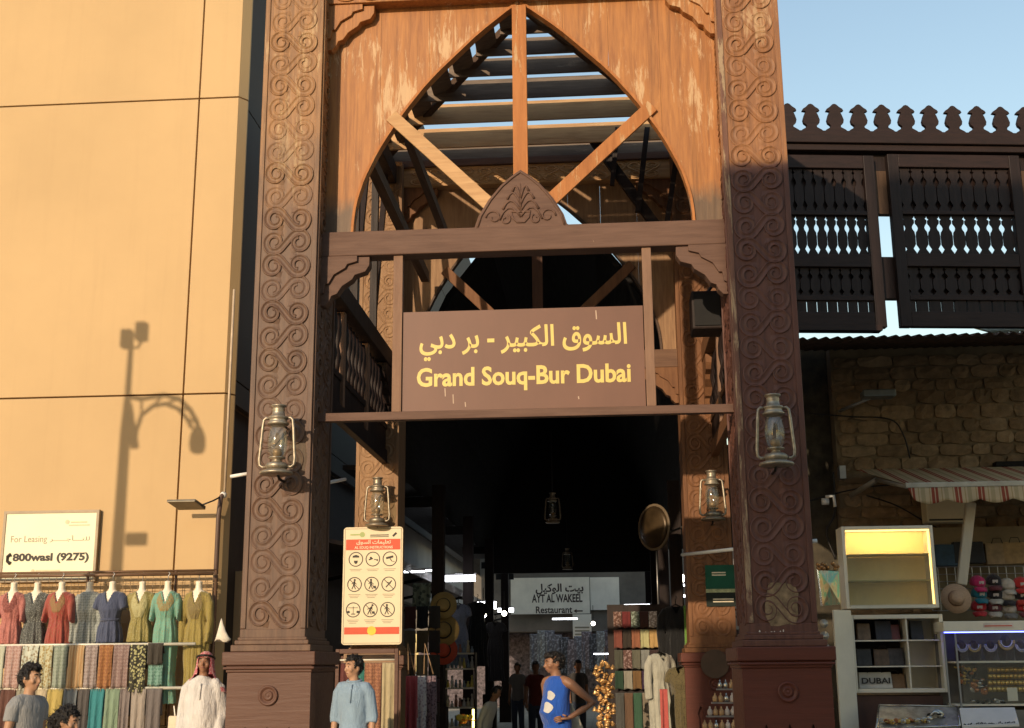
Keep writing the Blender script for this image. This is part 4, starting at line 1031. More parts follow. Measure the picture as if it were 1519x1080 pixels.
# ================================================================== cloth: scarves and dresses
def S(r, g, b): # sRGB 0-255 seen in the picture -> base colour
    f = lambda c: ((c/255+0.055)/1.055)**2.4 if c > 10 else c/255/12.92
    R_, G_, B_ = f(r)*0.62, f(g)*0.74, f(b)*0.84; l = 0.16*(R_+G_+B_)/3
    return tuple(min(.7, x*0.84+l+.008) for x in (R_, G_, B_))
def scarf(label, x0, x1, zt, zb, Y, mat, group, lean=0.0, folds=2.0, amp=0.018, fringe=True, cat='scarf', name='scarf', seed=None, depth=0.05):
    rnd = random.Random(seed if seed is not None else label)
    ph, w = rnd.uniform(0, 6), x1-x0
    def f(u, v):   # v: 0 = back hem, over the rail, 1 = front hem
        if v < 0.3: k = 1-v/0.3; z = zt - (zt-zb)*0.55*k; y = depth*0.8*min(1, 0.3+k)
        else: k = (v-0.3)/0.7; z = zt - (zt-zb)*k; y = -depth*0.35*min(1, k*4)
        fold = amp*(0.35+k)*sin(2*pi*folds*u+ph+k*0.8) + amp*0.5*(0.2+k)*sin(2*pi*folds*2.3*u+ph*2)
        xx = x0 + w*(0.5 + (u-0.5)*(1-0.05*sin(k*pi)+0.03*k)) + lean*k
        return (xx, Y+y+fold, z + (0.008*sin(7*u+ph) if k > 0.95 else 0))
    t = thing(name, label, cat, ((x0+x1)/2, Y, zb), group)
    MB().grid(f, 14, 18).build('cloth', mat, t, True, solid=0.003)
    if fringe:
        m = MB(); n = max(5, int(w/0.022))
        for i in range(n):
            u = (i+0.5)/n; p = Vector(f(u, 1.0)); l = rnd.uniform(0.03, 0.055)
            m.add([p+Vector((-0.004,0,0.004)), p+Vector((0.004,0,0.004)), p+Vector((rnd.uniform(-.006,.006),0,-l))], [(0,1,2)])
        o = m.build('fringe', mat, t); o['kind'] = 'stuff'
    return t
def fuse(mb, voxel=0.012, it=4):
    me = mb.mesh('tmp', None); o = bpy.data.objects.new('tmp', me)
    md = o.modifiers.new('r', 'REMESH'); md.mode = 'VOXEL'; md.voxel_size = voxel
    if it: ms = o.modifiers.new('s', 'SMOOTH'); ms.iterations = it; ms.factor = 0.5
    out = evaluated(o)
    bpy.data.objects.remove(o); bpy.data.meshes.remove(me)
    out.polygons.foreach_set('use_smooth', [True]*len(out.polygons)); return out
def cut_faces(me, pred):
    bm = bmesh.new(); bm.from_mesh(me)
    bmesh.ops.delete(bm, geom=[f for f in bm.faces if pred(f.calc_center_median())], context='FACES'); bm.to_mesh(me); bm.free()
M_DOLL = plain('ivory mannequin', (0.74,0.66,0.52), 0.4, 0, 0.04)
def dress_mesh(mat, long=0.0, sleeve='wide', neck=0.16, belt=False, seed=1, vw=0.085):
    rnd = random.Random(seed); m = MB()
    hem = -0.70-long
    R = [((0,0,-0.03),0.075,0.06),((0,0,-0.06),0.15,0.085),((0,0,-0.10),0.185,0.10),((0,0,-0.20),0.18,0.115),((0,-0.01,-0.28),0.172,0.12),((0,0,-0.40),0.135 if belt else 0.145,0.095),((0,0,-0.52),0.175,0.12),((0,0,-0.62),0.19,0.125),((0,0,-0.70),0.195,0.125)]
    if long: R += [((0.0,0,-0.70-long*0.5),0.17,0.12),((0.02,0,hem),0.20,0.12)]
    m.loft(R, 28)
    for sx in (-1, 1):
        if sleeve == 'wide': m.tube([(sx*0.13,0,-0.10),(sx*0.185,0,-0.18),(sx*0.205,-0.03,-0.30),(sx*0.215,-0.05,-0.42)], [0.07,(0.072,0.06),(0.075,0.045),(0.085,0.032)], 12)
        elif sleeve == 'long': m.tube([(sx*0.13,0,-0.10),(sx*0.20,0,-0.2),(sx*0.22,-0.02,-0.42),(sx*0.21,-0.03,-0.66)], [0.07,0.065,(0.06,0.05),(0.075,0.04)], 12)
        else: m.tube([(sx*0.13,0,-0.10),(sx*0.19,0,-0.16),(sx*0.225,-0.01,-0.27)], [0.07,0.07,(0.075,0.055)], 12)
    me = fuse(m, 0.013, 5)
    ph = rnd.uniform(0, 6)
    nr = [v.normal.copy() for v in me.vertices]
    for v, nv in zip(me.vertices, nr):
        x, y, z = v.co; k = max(0, min(1, (-z-0.22)/0.4)); a = atan2(y, x)
        d = (0.010*sin(9*a+ph+3*z) + 0.006*sin(17*a+ph*2))*k + 0.012*(noise.noise(Vector((x*9+seed, y*9, z*4))))
        if belt and -0.42 < z < -0.385: d -= 0.006
        v.co += nv*d
    cut_faces(me, lambda c: c.z < hem+0.012 or (c.y < 0 and c.z > -neck and abs(c.x) < vw*(c.z+neck)/neck+0.004) or c.z > -0.042)
    me.materials.append(mat); return me
YM = YB-0.42
from mathutils.bvhtree import BVHTree
def yoke(me, parent, mat, w, zb):
    """embroidered front panel lying on the dress"""
    bv = BVHTree.FromPolygons([v.co for v in me.vertices], [tuple(p.vertices) for p in me.polygons])
    def f(u, v):
        z = -0.075 + (zb+0.075)*v; x = (u-0.5)*2*w*(0.75+0.5*sin(v*pi)*(1 if v < .6 else .8)-0.25*v)
        h = bv.ray_cast(Vector((x, -1, z)), Vector((0, 1, 0)))
        if h[0] is None: return Vector((x, -0.09, z))
        return h[0]+Vector((0, -0.004, 0))
    m = MB().grid(f, 10, 14)
    keep = [fc for fc in m.f if sum(m.v[i].y for i in fc)/4 < -0.045 and max(m.v[i].y for i in fc)-min(m.v[i].y for i in fc) < 0.04]
    m.f = keep; o = m.build('embroidery', mat, parent, True, local=True); o['kind'] = 'stuff'
bust = MB().loft([((0,0.0,-0.62),0.10,0.07),((0,0,-0.4),0.13,0.085),((0,-0.005,-0.22),0.155,0.095),((0,0,-0.10),0.165,0.08),((0,0,-0.055),0.12,0.065),((0,0,-0.03),0.06,0.052),((0,0,0.0),0.05,0.048),((0,0,0.05),0.048,0.046),((0,0,0.075),0.055,0.05),((0,0,0.088),0.03,0.028)], 20)
bust_me = fuse(bust, 0.012, 3); bust_me.materials.append(M_DOLL)
DR = [(22, 'coral pink kaftan with embroidered front on the leftmost shop mannequin', (224,118,98), (150,60,45), 'speckle', 0, 'wide', 0.2, False),
      (54, 'dark grey sequinned dress on a mannequin between the coral and red dresses', (88,82,72), (190,180,160), 'speckle', 0, 'short', 0.19, False),
      (93, 'red kaftan with gold chest embroidery on a mannequin', (196,62,40), (170,120,60), 'speckle', 0, 'wide', 0.18, False),
      (132, 'silver grey blouse with long sleeves on a mannequin', (150,143,126), (190,182,165), 'damask', 0, 'long', 0.05, False),
      (168, 'navy blue belted dress on a mannequin', (74,78,104), None, '', 0, 'short', 0.2, True),
      (210, 'olive gold embroidered tunic on a mannequin', (172,142,52), (215,190,120), 'speckle', 0, 'short', 0.2, False),
      (250, 'mint green kaftan with gold embroidery on a mannequin', (122,182,148), (178,140,70), 'speckle', 0.75, 'wide', 0.19, False),
      (294, 'long mustard kaftan on the rightmost shop mannequin', (182,146,44), (150,118,60), 'speckle', 0.65, 'long', 0.2, False)]
for i, (px, lb_, c1, c2, pat, lg, slv, nk, blt) in enumerate(DR):
    q = at(px, 874 - px*0.008, YM)
    t = thing('dress_mannequin', lb_, 'mannequin', (q.x, YM+(0.03 if i % 2 else -0.025), q.z-0.6), 'mannequins on the rail', rz=random.uniform(-0.15, 0.15))
    link(bust_me, 'bust', t, (0, 0, 0.6), scale=(0.86, 1.0, 1))
    fm = fabric('dress fabric %d' % i, S(*c1), S(*c2) if c2 else None, pat if pat != 'speckle' else 'x', 0.6, 0.3, 38)
    dm = dress_mesh(fm, lg, slv, nk, blt, i+3); do = link(dm, 'dress', t, (0, 0, 0.6), scale=(random.uniform(0.80, 0.88), random.uniform(1.0, 1.1), random.uniform(0.96, 1.06)))
    if i in (0, 2, 5, 6, 7): yoke(dm, do, fabric('embroidery %d' % i, S(*c2), S(*c1), 'x', 0.5, 0.1, 46), 0.105 if i != 6 else 0.12, -0.30 if i not in (5, 7) else -0.38)
    if i == 4: MB().loft([((0,0,-0.42),0.152,0.108),((0,0,-0.385),0.152,0.108)], 24).build('belt', fm, do, True, local=True)
    MB().tube([(0,0,0.68),(0,0,0.75),(0.02,0,0.78),(0.0,0,0.80)], 0.006, 5).build('hook', M_STEEL, t, True, local=True)
rk = thing('clothes_rack', 'wall rack of rails and wire grid holding dresses and scarves', 'rack', (-6, YM, 0))
zr1 = at(150, 853, YM).z; x0, x1 = at(-60, 855, YM).x, at(316, 850, YM).x
M_RAIL = plain('brown rail', (0.16,0.09,0.05), 0.45, 0.3); M_RAILW = plain('white rail', (0.7,0.66,0.55), 0.4)
MB().tube([(x0, YM, zr1), (x1, YM, zr1)], 0.022, 8).tube([(x0, YM+0.14, zr1+0.05), (x1, YM+0.14, zr1+0.05)], 0.016, 8).build('top_rail', M_RAIL, rk, True)
z2, z3 = at(150, 957, YM).z, at(150, 1021, YM).z
for z_ in (z2, z3):
    MB().tube([(x0, YM-0.19, z_), (at(297, 958, YM).x, YM-0.19, z_)], 0.02, 8).build('scarf_rail', M_RAILW, rk, True)
for px in (-50, 122, 254, 314):
    MB().tube([(ax(px, 900, YM), YM+0.12, 0), (ax(px, 900, YM), YM+0.12, zr1+0.05)], 0.02, 8).build('upright', M_RAIL, rk, True)
m = MB()
zz = zr1
while zz > 0.3: m.tube([(x0, YM+0.24, zz), (x1, YM+0.24, zz)], 0.004, 4); zz -= 0.10
xx = x0
while xx < x1: m.tube([(xx, YM+0.247, 0.25), (xx, YM+0.247, zr1)], 0.004, 4); xx += 0.10
o = m.build('wire_grid', plain('grid wire', (0.45,0.33,0.2), 0.5, 0.3), rk); o['kind'] = 'stuff'
R2 = [(-3,20,(210,196,160),None,'','pale cream'),(20,44,(196,136,116),(220,170,150),'damask','dusty rose damask'),(44,69,(226,214,182),(180,150,110),'print','ivory dotted'),(69,90,(220,200,152),(190,150,80),'print','cream and gold'),
      (90,112,(150,150,122),(175,172,145),'damask','sage green'),(112,136,(214,150,84),(230,180,120),'stripe','peach orange striped'),(136,156,(160,126,112),(190,160,146),'damask','mauve damask'),(156,178,(196,120,48),(160,86,36),'damask','burnt orange'),
      (178,202,(176,136,120),(150,105,92),'damask','rosy taupe'),(202,227,(60,52,34),(200,180,110),'print','black and yellow leopard'),(227,251,(72,58,44),None,'','dark brown')]
for i, (a, b, c, c2, pat, nm) in enumerate(R2):
    zb = at(a, 1020 if nm[:5] != 'black' else 1026, YM).z if nm != 'dark brown' else at(a, 985, YM).z
    scarf('%s scarf hanging in the upper scarf row' % nm, ax(a+.5, 970, YM), ax(b-.5, 970, YM), z2+0.025, zb, YM-0.21, fabric('scarf a%d' % i, S(*c), S(*c2) if c2 else None, pat), 'scarves on the wall rack', amp=0.012)
scarf('teal green patterned scarf half covered by the dark brown one', ax(228, 990, YM), ax(250, 990, YM), at(228,985,YM).z, at(228,1016,YM).z, YM-0.19, fabric('scarf a t', S(96,140,116), S(140,175,150), 'damask'), 'scarves on the wall rack', amp=0.012)
R3 = [(-3,11,(110,116,98),'grey green'),(11,34,(118,66,48),'brick brown'),(34,58,(170,150,120),'sand'),(58,80,(222,186,140),'peach'),(80,104,(214,172,72),'yellow'),(104,125,(136,132,128),'slate grey'),(125,143,(96,82,74),'charcoal brown'),(143,165,(32,140,138),'bright teal'),
      (165,187,(146,160,122),'pale sage'),(187,203,(150,124,112),'mauve grey'),(203,226,(184,156,134),'beige taupe'),(226,249,(128,108,98),'dark taupe')]
for i, (a, b, c, nm) in enumerate(R3):
    scarf('%s scarf hanging in the lower scarf row' % nm, ax(a+.5, 1040, YM), ax(b-.5, 1040, YM), z3+0.025, z3-0.62, YM-0.21, fabric('scarf b%d' % i, S(*c)), 'scarves on the wall rack', amp=0.016)
# white pointed cloth, beige board in the gap, small tag
q = at(330, 943, 1.9)
mm = MB().lathe([(0.002,0.20),(0.02,0.15),(0.045,0.07),(0.075,-0.01),(0.10,-0.055),(0.085,-0.06)], 14, q, sy=0.6)
mm.v = [v+Vector((0.25*(v.z-q.z)*-0.4, 0, -0.02*sin(40*(v.x-q.x)))) for v in mm.v]
o = mm.build('pointed_cloth', plain('white canvas', (0.66,0.60,0.50), 0.8), None, True); tag(o, 'white pointed canvas cap beside the front left pillar', 'cloth')
a, b = at(338, 960, 4.4), at(372, 847, 4.4)
o = MB().box(a.x-0.05, b.x+0.3, 4.4, 4.45, 0, b.z).build('plywood_board', plain('pale plywood', (0.46,0.32,0.18), 0.7, 0, 0.12, 2, (4, 4, .5))); tag(o, 'pale plywood board between stone wall and left pillar', 'board')
q = at(260, 1072, YM-0.25)
o = MB().prism(rrect(q.x-0.09, q.x+0.06, q.z-0.12, q.z+0.08, 0.02), q.y, q.y+0.02).build('price_tag', plain('tag card', (0.6,0.5,0.36), 0.6)); tag(o, 'small cream tag hanging below the mustard kaftan', 'tag')
MB().tube([(q.x-0.01, q.y+.01, q.z+0.08), (q.x-0.03, q.y+.01, q.z+0.2)], 0.01, 5).build('tag_loop', M_STEEL, o, local=True)
# rods sticking out of the pillars
for nm, p0, p1 in (('white rod sticking out left of the front left pillar', (342,707,0.5), (372,702,0.5)), ('white rod sticking out right of the front left pillar', (482,717,0.9), (512,711,2.6)), ('white rod in front of the green poster pillar', (1012,823,3.0), (1096,814,1.0)), ('white rod end right of the front right pillar', (1199,804,0.4), (1212,802,0.4))):
    o = MB().tube([at(*p0), at(*p1)], 0.02, 8).build('rod', M_WHITEPAINT, None, True); tag(o, nm, 'rod', 'white rods on the pillars')
# ================================================================== stall on the right
YS = 3.9
# awning
aw = thing('awning', 'red and cream striped awning with scalloped valance over the cap stall', 'awning', (5.6, 5, 4))
def stripes(name, sx=1.0):
    m = bpy.data.materials.new(name); nt, N, L, b = nodes_of(m)
    sp = N.new('ShaderNodeSeparateXYZ'); g_ = N.new('ShaderNodeNewGeometry'); L.new(g_.outputs['Position'], sp.inputs[0])
    fr = mathn(nt, 'FRACT', mathn(nt, 'MULTIPLY', sp.outputs['X'], 3.3))
    r = N.new('ShaderNodeValToRGB'); r.color_ramp.interpolation = 'CONSTANT'; e = r.color_ramp.elements
    cr, rd, br = (0.76,0.62,0.40,1), (0.46,0.10,0.055,1), (0.58,0.40,0.2,1)
    e[0].position, e[0].color = 0.0, rd; e[1].position, e[1].color = 0.13, cr
    for p_, c_ in ((0.17, rd), (0.28, cr), (0.42, br), (0.46, cr), (0.54, (0.6,0.48,0.28,1)), (0.72, cr), (0.90, br), (0.94, cr)):
        n_ = e.new(p_); n_.color = c_
    L.new(fr, r.inputs[0])
    d = tex_noise(nt, coords(nt, (1, 1, 1), True), 3, 5, 0.6)
    L.new(mix(nt, ramp(nt, d, [(0.4, (0, 0, 0)), (0.8, (0.4,)*3)]), r.outputs[0], (0.2,0.15,0.1)), b.inputs['Base Color']); b.inputs['Roughness'].default_value = 0.9
    tr = N.new('ShaderNodeBsdfTranslucent'); mx = N.new('ShaderNodeMixShader'); mx.inputs[0].default_value = 0.45
    L.new(r.outputs[0], tr.inputs[0]); L.new(b.outputs[0], mx.inputs[1]); L.new(tr.outputs[0], mx.inputs[2]); L.new(mx.outputs[0], N['Material Output'].inputs[0])
    return m
M_AWN = stripes('awning stripes')
A0, A1 = at(1270, 697, 6.0), at(1345, 719, 4.2)
XE = 9.0
MB().add([A0, (XE, 6.0, A0.z), (XE, 4.2, A1.z), A1], [(0,1,2,3)]).build('canvas', M_AWN, aw, solid=0.004)
MB().box(A1.x-0.03, XE, 4.14, 4.20, A1.z-0.05, A1.z+0.02).build('front_bar', plain('grey bar', (0.42,0.38,0.30), 0.5, 0.3), aw, bevel=0.008)
n = 120; hgt = 0.27
def vf(u, v):
    x = A1.x + (XE-A1.x)*u; s = abs(sin(pi*(x-A1.x)/0.43)); return (x+0.06*v, 4.15-0.02*v+0.012*sin(x*9)*v, A1.z-0.05-(hgt-0.05+0.055*(1-s)*-1+0.0)*v)
MB().grid(vf, n, 4).build('valance', M_AWN, aw, True, solid=0.003)
MB().tube([at(1262, 735, 5.9), at(1300, 712, 5.2)], 0.04, 8).tube([at(1300, 712, 5.2), at(1345, 722, 4.25)], 0.03, 8).build('folding_arm', plain('arm grey', (0.30,0.26,0.20), 0.5, 0.3), aw, True)
MB().box(at(1243,700,6.1).x, at(1252,700,6.1).x, 5.95, 6.15, at(1248,712,6.1).z, at(1248,693,6.1).z).build('end_cap', M_STEEL, aw)
o = MB().beam(at(1440, 745, 4.6), at(1426, 868, 4.6), 0.135, 0.10, (0, 1, 0)).build('pole', plain('pale pole', (0.52,0.44,0.32), 0.6, 0, 0.1, 3, (3, 3, .4)), None, bevel=0.02); tag(o, 'pale leaning pole hanging below the striped awning', 'pole')
q0, q1 = at(1373, 776, 5.6), at(1431, 744, 5.6)
ac = thing('wall_unit', 'cream box unit on the wall under the awning', 'air conditioner', ((q0.x+q1.x)/2, 5.6, q0.z))
MB().box(q0.x, q1.x, 5.5, 5.8, q0.z, q1.z+0.1).build('casing', M_CREAM, ac, bevel=0.02); MB().box(q0.x+0.03, q1.x-0.03, 5.49, 5.499, q0.z+0.02, q0.z+0.045).build('vent_slot', M_BLACKINK, ac)
# floodlight on stone wall, cables, tap pipes
q = at(1303, 588, 5.7)
t = thing('floodlight', 'grey floodlight mounted on the dark stone wall', 'floodlight', q)
MB().box(q.x-0.24, q.x+0.24, q.y-0.12, q.y+0.16, q.z-0.02, q.z+0.09).build('housing', plain('blue grey housing', (0.20,0.22,0.22), 0.4, 0.5), t, bevel=0.02)
MB().tube([(q.x-0.1, q.y+0.1, q.z), (q.x-0.5, YW, q.z-0.12)], 0.025, 6).build('arm', M_STEEL, t, True)
def cable(label, pts, r=0.012, mat=None, name='cable'):
    P = [at(*p) for p in pts]; out = []
    for i in range(len(P)-1):
        a, b, c, d = P[max(0, i-1)], P[i], P[i+1], P[min(len(P)-1, i+2)]
        for k in range(6):
            s_ = k/6; out.append(0.5*((2*b)+(c-a)*s_+(2*a-5*b+4*c-d)*s_*s_+(3*b-a-3*c+d)*s_**3))
    out.append(P[-1]); o = MB().tube(out, r, 6).build(name, mat or M_IRON, None, True); tag(o, label, name); return o
cable('dark cable sagging under the awning towards the right', [(1285,735,5.9),(1330,750,5.9),(1380,778,5.8),(1430,800,5.8)])
cable('dark cable crossing the stone wall below the floodlight', [(1200,613,6.05),(1260,618,6.05),(1320,622,6.05),(1340,645,6.05),(1350,680,6.05)])
cable('dark cable looping along the weathered wall strip', [(1195,745,6.0),(1240,732,6.0),(1290,722,6.0),(1345,718,5.9)])
cable('dark cable dropping down the weathered wall strip', [(1236,700,6.0),(1238,760,6.0),(1226,790,6.0),(1240,830,6.0)], 0.018)
q = at(1225, 742, 5.9)
o = MB().tube([q+Vector((-0.06,0,-0.02)), q+Vector((0.04,0,-0.02))], 0.05, 8).tube([q+Vector((0.0,0,0.05)), q+Vector((0.12,0,0.06)), q+Vector((0.13,0,-0.1))], 0.025, 8).build('pipe_fitting', M_WHITEPAINT, None, True); tag(o, 'white pipe elbow fixed to the weathered wall strip', 'pipe')

def frame_box(t, px0, py0, px1, py1, Y, dep, wall, mat, back, name='carcass', skip_left=False):
    a, b = at(px0, py1, Y), at(px1, py0, Y)
    x0, x1, z0, z1 = a.x, b.x, a.z, b.z
    for nm, q in (('side_panel', (x0, x0+wall, z0, z1)), ('side_panel', (x1-wall, x1, z0, z1)), ('top_panel', (x0+wall, x1-wall, z1-wall, z1)), ('bottom_panel', (x0+wall, x1-wall, z0, z0+wall))):
        MB().box(q[0]+0.001, q[1]-0.001, Y, Y+dep, q[2], q[3]).build(nm, mat, t, bevel=0.004)
    MB().box(x0, x1, Y+dep+0.001, Y+dep+0.02, z0, z1).build('back_panel', back, t)
    return x0, x1, z0, z1
# yellow lit cabinet
yc = thing('lit_cabinet', 'cream display cabinet with glowing yellow interior and two empty shelves', 'cabinet', at(1322, 903, YS))
x0, x1, z0, z1 = frame_box(yc, 1256, 779, 1383, 903, YS, 0.38, 0.045, M_WHITE, plain('yellow backing', (0.80,0.66,0.36), 0.5, 0, 0.04))
zs_ = [z0+(z1-z0)*0.335, z0+(z1-z0)*0.655]
for z_ in zs_: MB().box(x0+0.047, x1-0.047, YS+0.03, YS+0.37, z_-0.006, z_+0.006).build('glass_shelf', plain('shelf edge', (0.42,0.36,0.16), 0.2), yc)
LED = emis('warm led strip', (1.0, 0.70, 0.20), 2.2)
LED2 = emis('warm led bar', (1.0, 0.78, 0.36), 40.0)
MB().box(x0+0.06, x1-0.06, YS+0.045, YS+0.06, z1-0.066, z1-0.05).build('led_bar', LED2, yc)
MB().box(x0+0.046, x1-0.046, YS+0.0, YS+0.042, z1-0.075, z1-0.046).build('light_lip', M_WHITE, yc)
MB().box(x0+0.05, x1-0.05, YS-0.003, YS-0.0005, z1-0.072, z1-0.05).build('led_strip', LED, yc)
MB().box(x1-0.066, x1-0.047, YS+0.03, YS+0.05, z0+0.05, z1-0.06).build('led_strip', LED, yc)
MB().box(x0+0.045, x1-0.045, YS-0.012, YS-0.004, z0+0.04, z1-0.045).build('glass_door', M_CASEGLASS, yc)
# white cabinet below
wc = thing('white_cabinet', 'white open cabinet of dark goods and paper bags under the glowing one', 'cabinet', at(1333, 1027, YS))
x0, x1, z0, z1 = frame_box(wc, 1268, 911, 1398, 1028, YS, 0.42, 0.05, M_WHITE, M_WHITE)
xd = x0+(x1-x0)*0.60
MB().box(x0+0.055, xd-0.005, YS+0.40, YS+0.415, z0+0.05, z1-0.05).build('dark_lining', plain('dark lining', (0.02,0.017,0.016), 0.8), wc)
MB().box(xd, xd+0.02, YS+0.02, YS+0.41, z0+0.05, z1-0.05).build('divider', M_WHITE, wc)
for k in (1, 2):
    z_ = z0+(z1-z0)*k/3
    MB().box(x0+0.05, xd, YS+0.02, YS+0.41, z_-0.008, z_+0.008).build('shelf', M_WHITE, wc); MB().box(xd+0.02, x1-0.05, YS+0.02, YS+0.41, z_-0.008, z_+0.008).build('shelf', M_WHITE, wc)
random.seed(11)
GOODC = [(0.03,0.028,0.028),(0.10,0.06,0.035),(0.05,0.04,0.04),(0.16,0.10,0.06),(0.02,0.02,0.03),(0.12,0.03,0.03)]
def bag(t_or_none, label, x, y, z, w, h, d, mat, handle=True, name='paper_bag'):
    t = thing(name, label, 'bag', (x, y, z))
    MB().add([(x-w/2, y-d/2, z), (x+w/2, y-d/2, z), (x+w/2, y+d/2, z), (x-w/2, y+d/2, z), (x-w/2*0.96, y-d/2*0.6, z+h), (x+w/2*0.97, y-d/2*0.6, z+h), (x+w/2*0.97, y+d/2*0.6, z+h), (x-w/2*0.96, y+d/2*0.6, z+h)], [(0,3,2,1),(4,5,6,7),(0,1,5,4),(1,2,6,5),(2,3,7,6),(3,0,4,7)]).build('body', mat, t, bevel=0.006)
    if handle: MB().tube([(x-w*0.22, y-d*0.32, z+h*0.98), (x-w*0.15, y-d*0.36, z+h*1.22), (x+w*0.15, y-d*0.36, z+h*1.22), (x+w*0.22, y-d*0.32, z+h*0.98)], 0.006, 6).build('handle', M_IRON, t, True)
    return t
H3 = (z1-z0)/3
t = bag(None, 'white printed carrier bag in the bottom left of the white cabinet', x0+0.30, YS+0.22, z0+0.052, 0.42, H3*0.62, 0.18, plain('white paper', (0.5,0.47,0.42), 0.6))
lettering('lettering', 'DUBAI', M_BLACKINK, t, (x0+0.12, YS+0.122, z0+0.11), width=0.36, height=0.075, bold=0.03, depth=0.004)
bag(None, 'brown paper bag beside the printed carrier bag', xd-0.16, YS+0.25, z0+0.052, 0.28, H3*0.55, 0.14, plain('kraft paper', (0.22,0.13,0.07), 0.7))
spots = [(x0+0.18, 1), (x0+0.42, 1), (xd-0.12, 1), (x0+0.2, 2), (x0+0.45, 2), (xd-0.13, 2), (xd+0.17, 2)]
nmx = ['dark pouch at the left of the middle shelf', 'black wallet box in the middle shelf centre', 'brown pouch at the right of the middle shelf', 'black box at the left of the top shelf', 'brown leather bag at the centre of the top shelf', 'dark red box at the right of the top shelf', 'dark tin in the small upper right compartment']
for i, ((x, r), nm) in enumerate(zip(spots, nmx)):
    bag(None, nm + ' in the white cabinet', x, YS+0.22, z0+r*H3+0.01, random.uniform(0.15, 0.24), H3*random.uniform(0.5, 0.8), 0.16, plain('goods %d' % i, GOODC[i % 6], 0.45, 0, 0.4, 12), handle=i in (1, 4), name='boxed_goods')
# tall white board beside
a, b = at(1240, 1080, YS-0.15), at(1268, 905, YS-0.15)
o = MB().add([(at(1236,905,YS-.3).x, YS-0.3, 0), (at(1262,905,YS-.1).x, YS-0.1, 0), (at(1262,905,YS-.1).x, YS, 0), (at(1236,905,YS-.3).x, YS-0.2, 0), (at(1236,905,YS-.3).x, YS-0.3, b.z), (at(1262,905,YS-.1).x, YS-0.1, b.z), (at(1262,905,YS-.1).x, YS, b.z), (at(1236,905,YS-.3).x, YS-0.2, b.z)], [(0,3,2,1),(4,5,6,7),(0,1,5,4),(1,2,6,5),(2,3,7,6),(3,0,4,7)]).build('white_board', M_WHITE, None, bevel=0.006); tag(o, 'tall narrow white board leaning between the right pillar and the cabinets', 'board')
# iridescent bag hanging beside the pillar
q = at(1229, 870, 3.2); irid = bpy.data.materials.new('foil film'); nt, N, L, b = nodes_of(irid)
L.new(ramp(nt, tex_noise(nt, coords(nt, (3, 3, 1)), 5, 3, 0.6, 1.0), [(0.3, (0.35,0.20,0.10)), (0.45, (0.55,0.45,0.25)), (0.55, (0.15,0.4,0.25)), (0.7, (0.5,0.3,0.2))]), b.inputs['Base Color']); b.inputs['Metallic'].default_value = 0.6; b.inputs['Roughness'].default_value = 0.25
t = thing('foil_bag', 'shiny iridescent foil bag hanging right of the front right pillar', 'bag', q)
MB().add([q+Vector(v) for v in ((-0.12,-0.05,0.2),(0.13,-0.05,0.18),(0.13,0.05,0.2),(-0.12,0.05,0.22),(-0.10,-0.08,-0.24),(0.12,-0.07,-0.22),(0.11,0.06,-0.22),(-0.1,0.06,-0.24),(0.0,-0.10,0.0))], [(0,8,1),(0,4,8),(4,5,8),(5,1,8),(1,5,6,2),(2,6,7,3),(3,7,4,0),(4,7,6,5),(0,1,2,3)]).build('body', irid, t)
m = MB()
for k in range(16): m.ball(q+Vector((random.uniform(-.12,.14), random.uniform(-.06,.04), 0.2+random.uniform(-.01,.08))), 0.025, n=6, m=4)
o = m.build('beads', plain('copper beads', (0.4,0.2,0.08), 0.35, 0.6), t, True); o['kind'] = 'stuff'
# perfume bottles/reels hanging between pillar and white board
m = MB()
t = thing('trinket_strip', 'strip of small silvery trinkets between the right pillar and the white board', 'trinkets', at(1226, 1000, 3.1))
for k in range(9):
    q = at(1222+k*1.2, 925+k*18, 3.1); MB().lathe([(0.0,-0.03),(0.05,-0.03),(0.055,0.0),(0.03,0.01),(0.03,0.03),(0.0,0.035)], 10, q, 'Y').build('trinket', plain('silver trinket', (0.45,0.40,0.33), 0.35, 0.5), t, True)

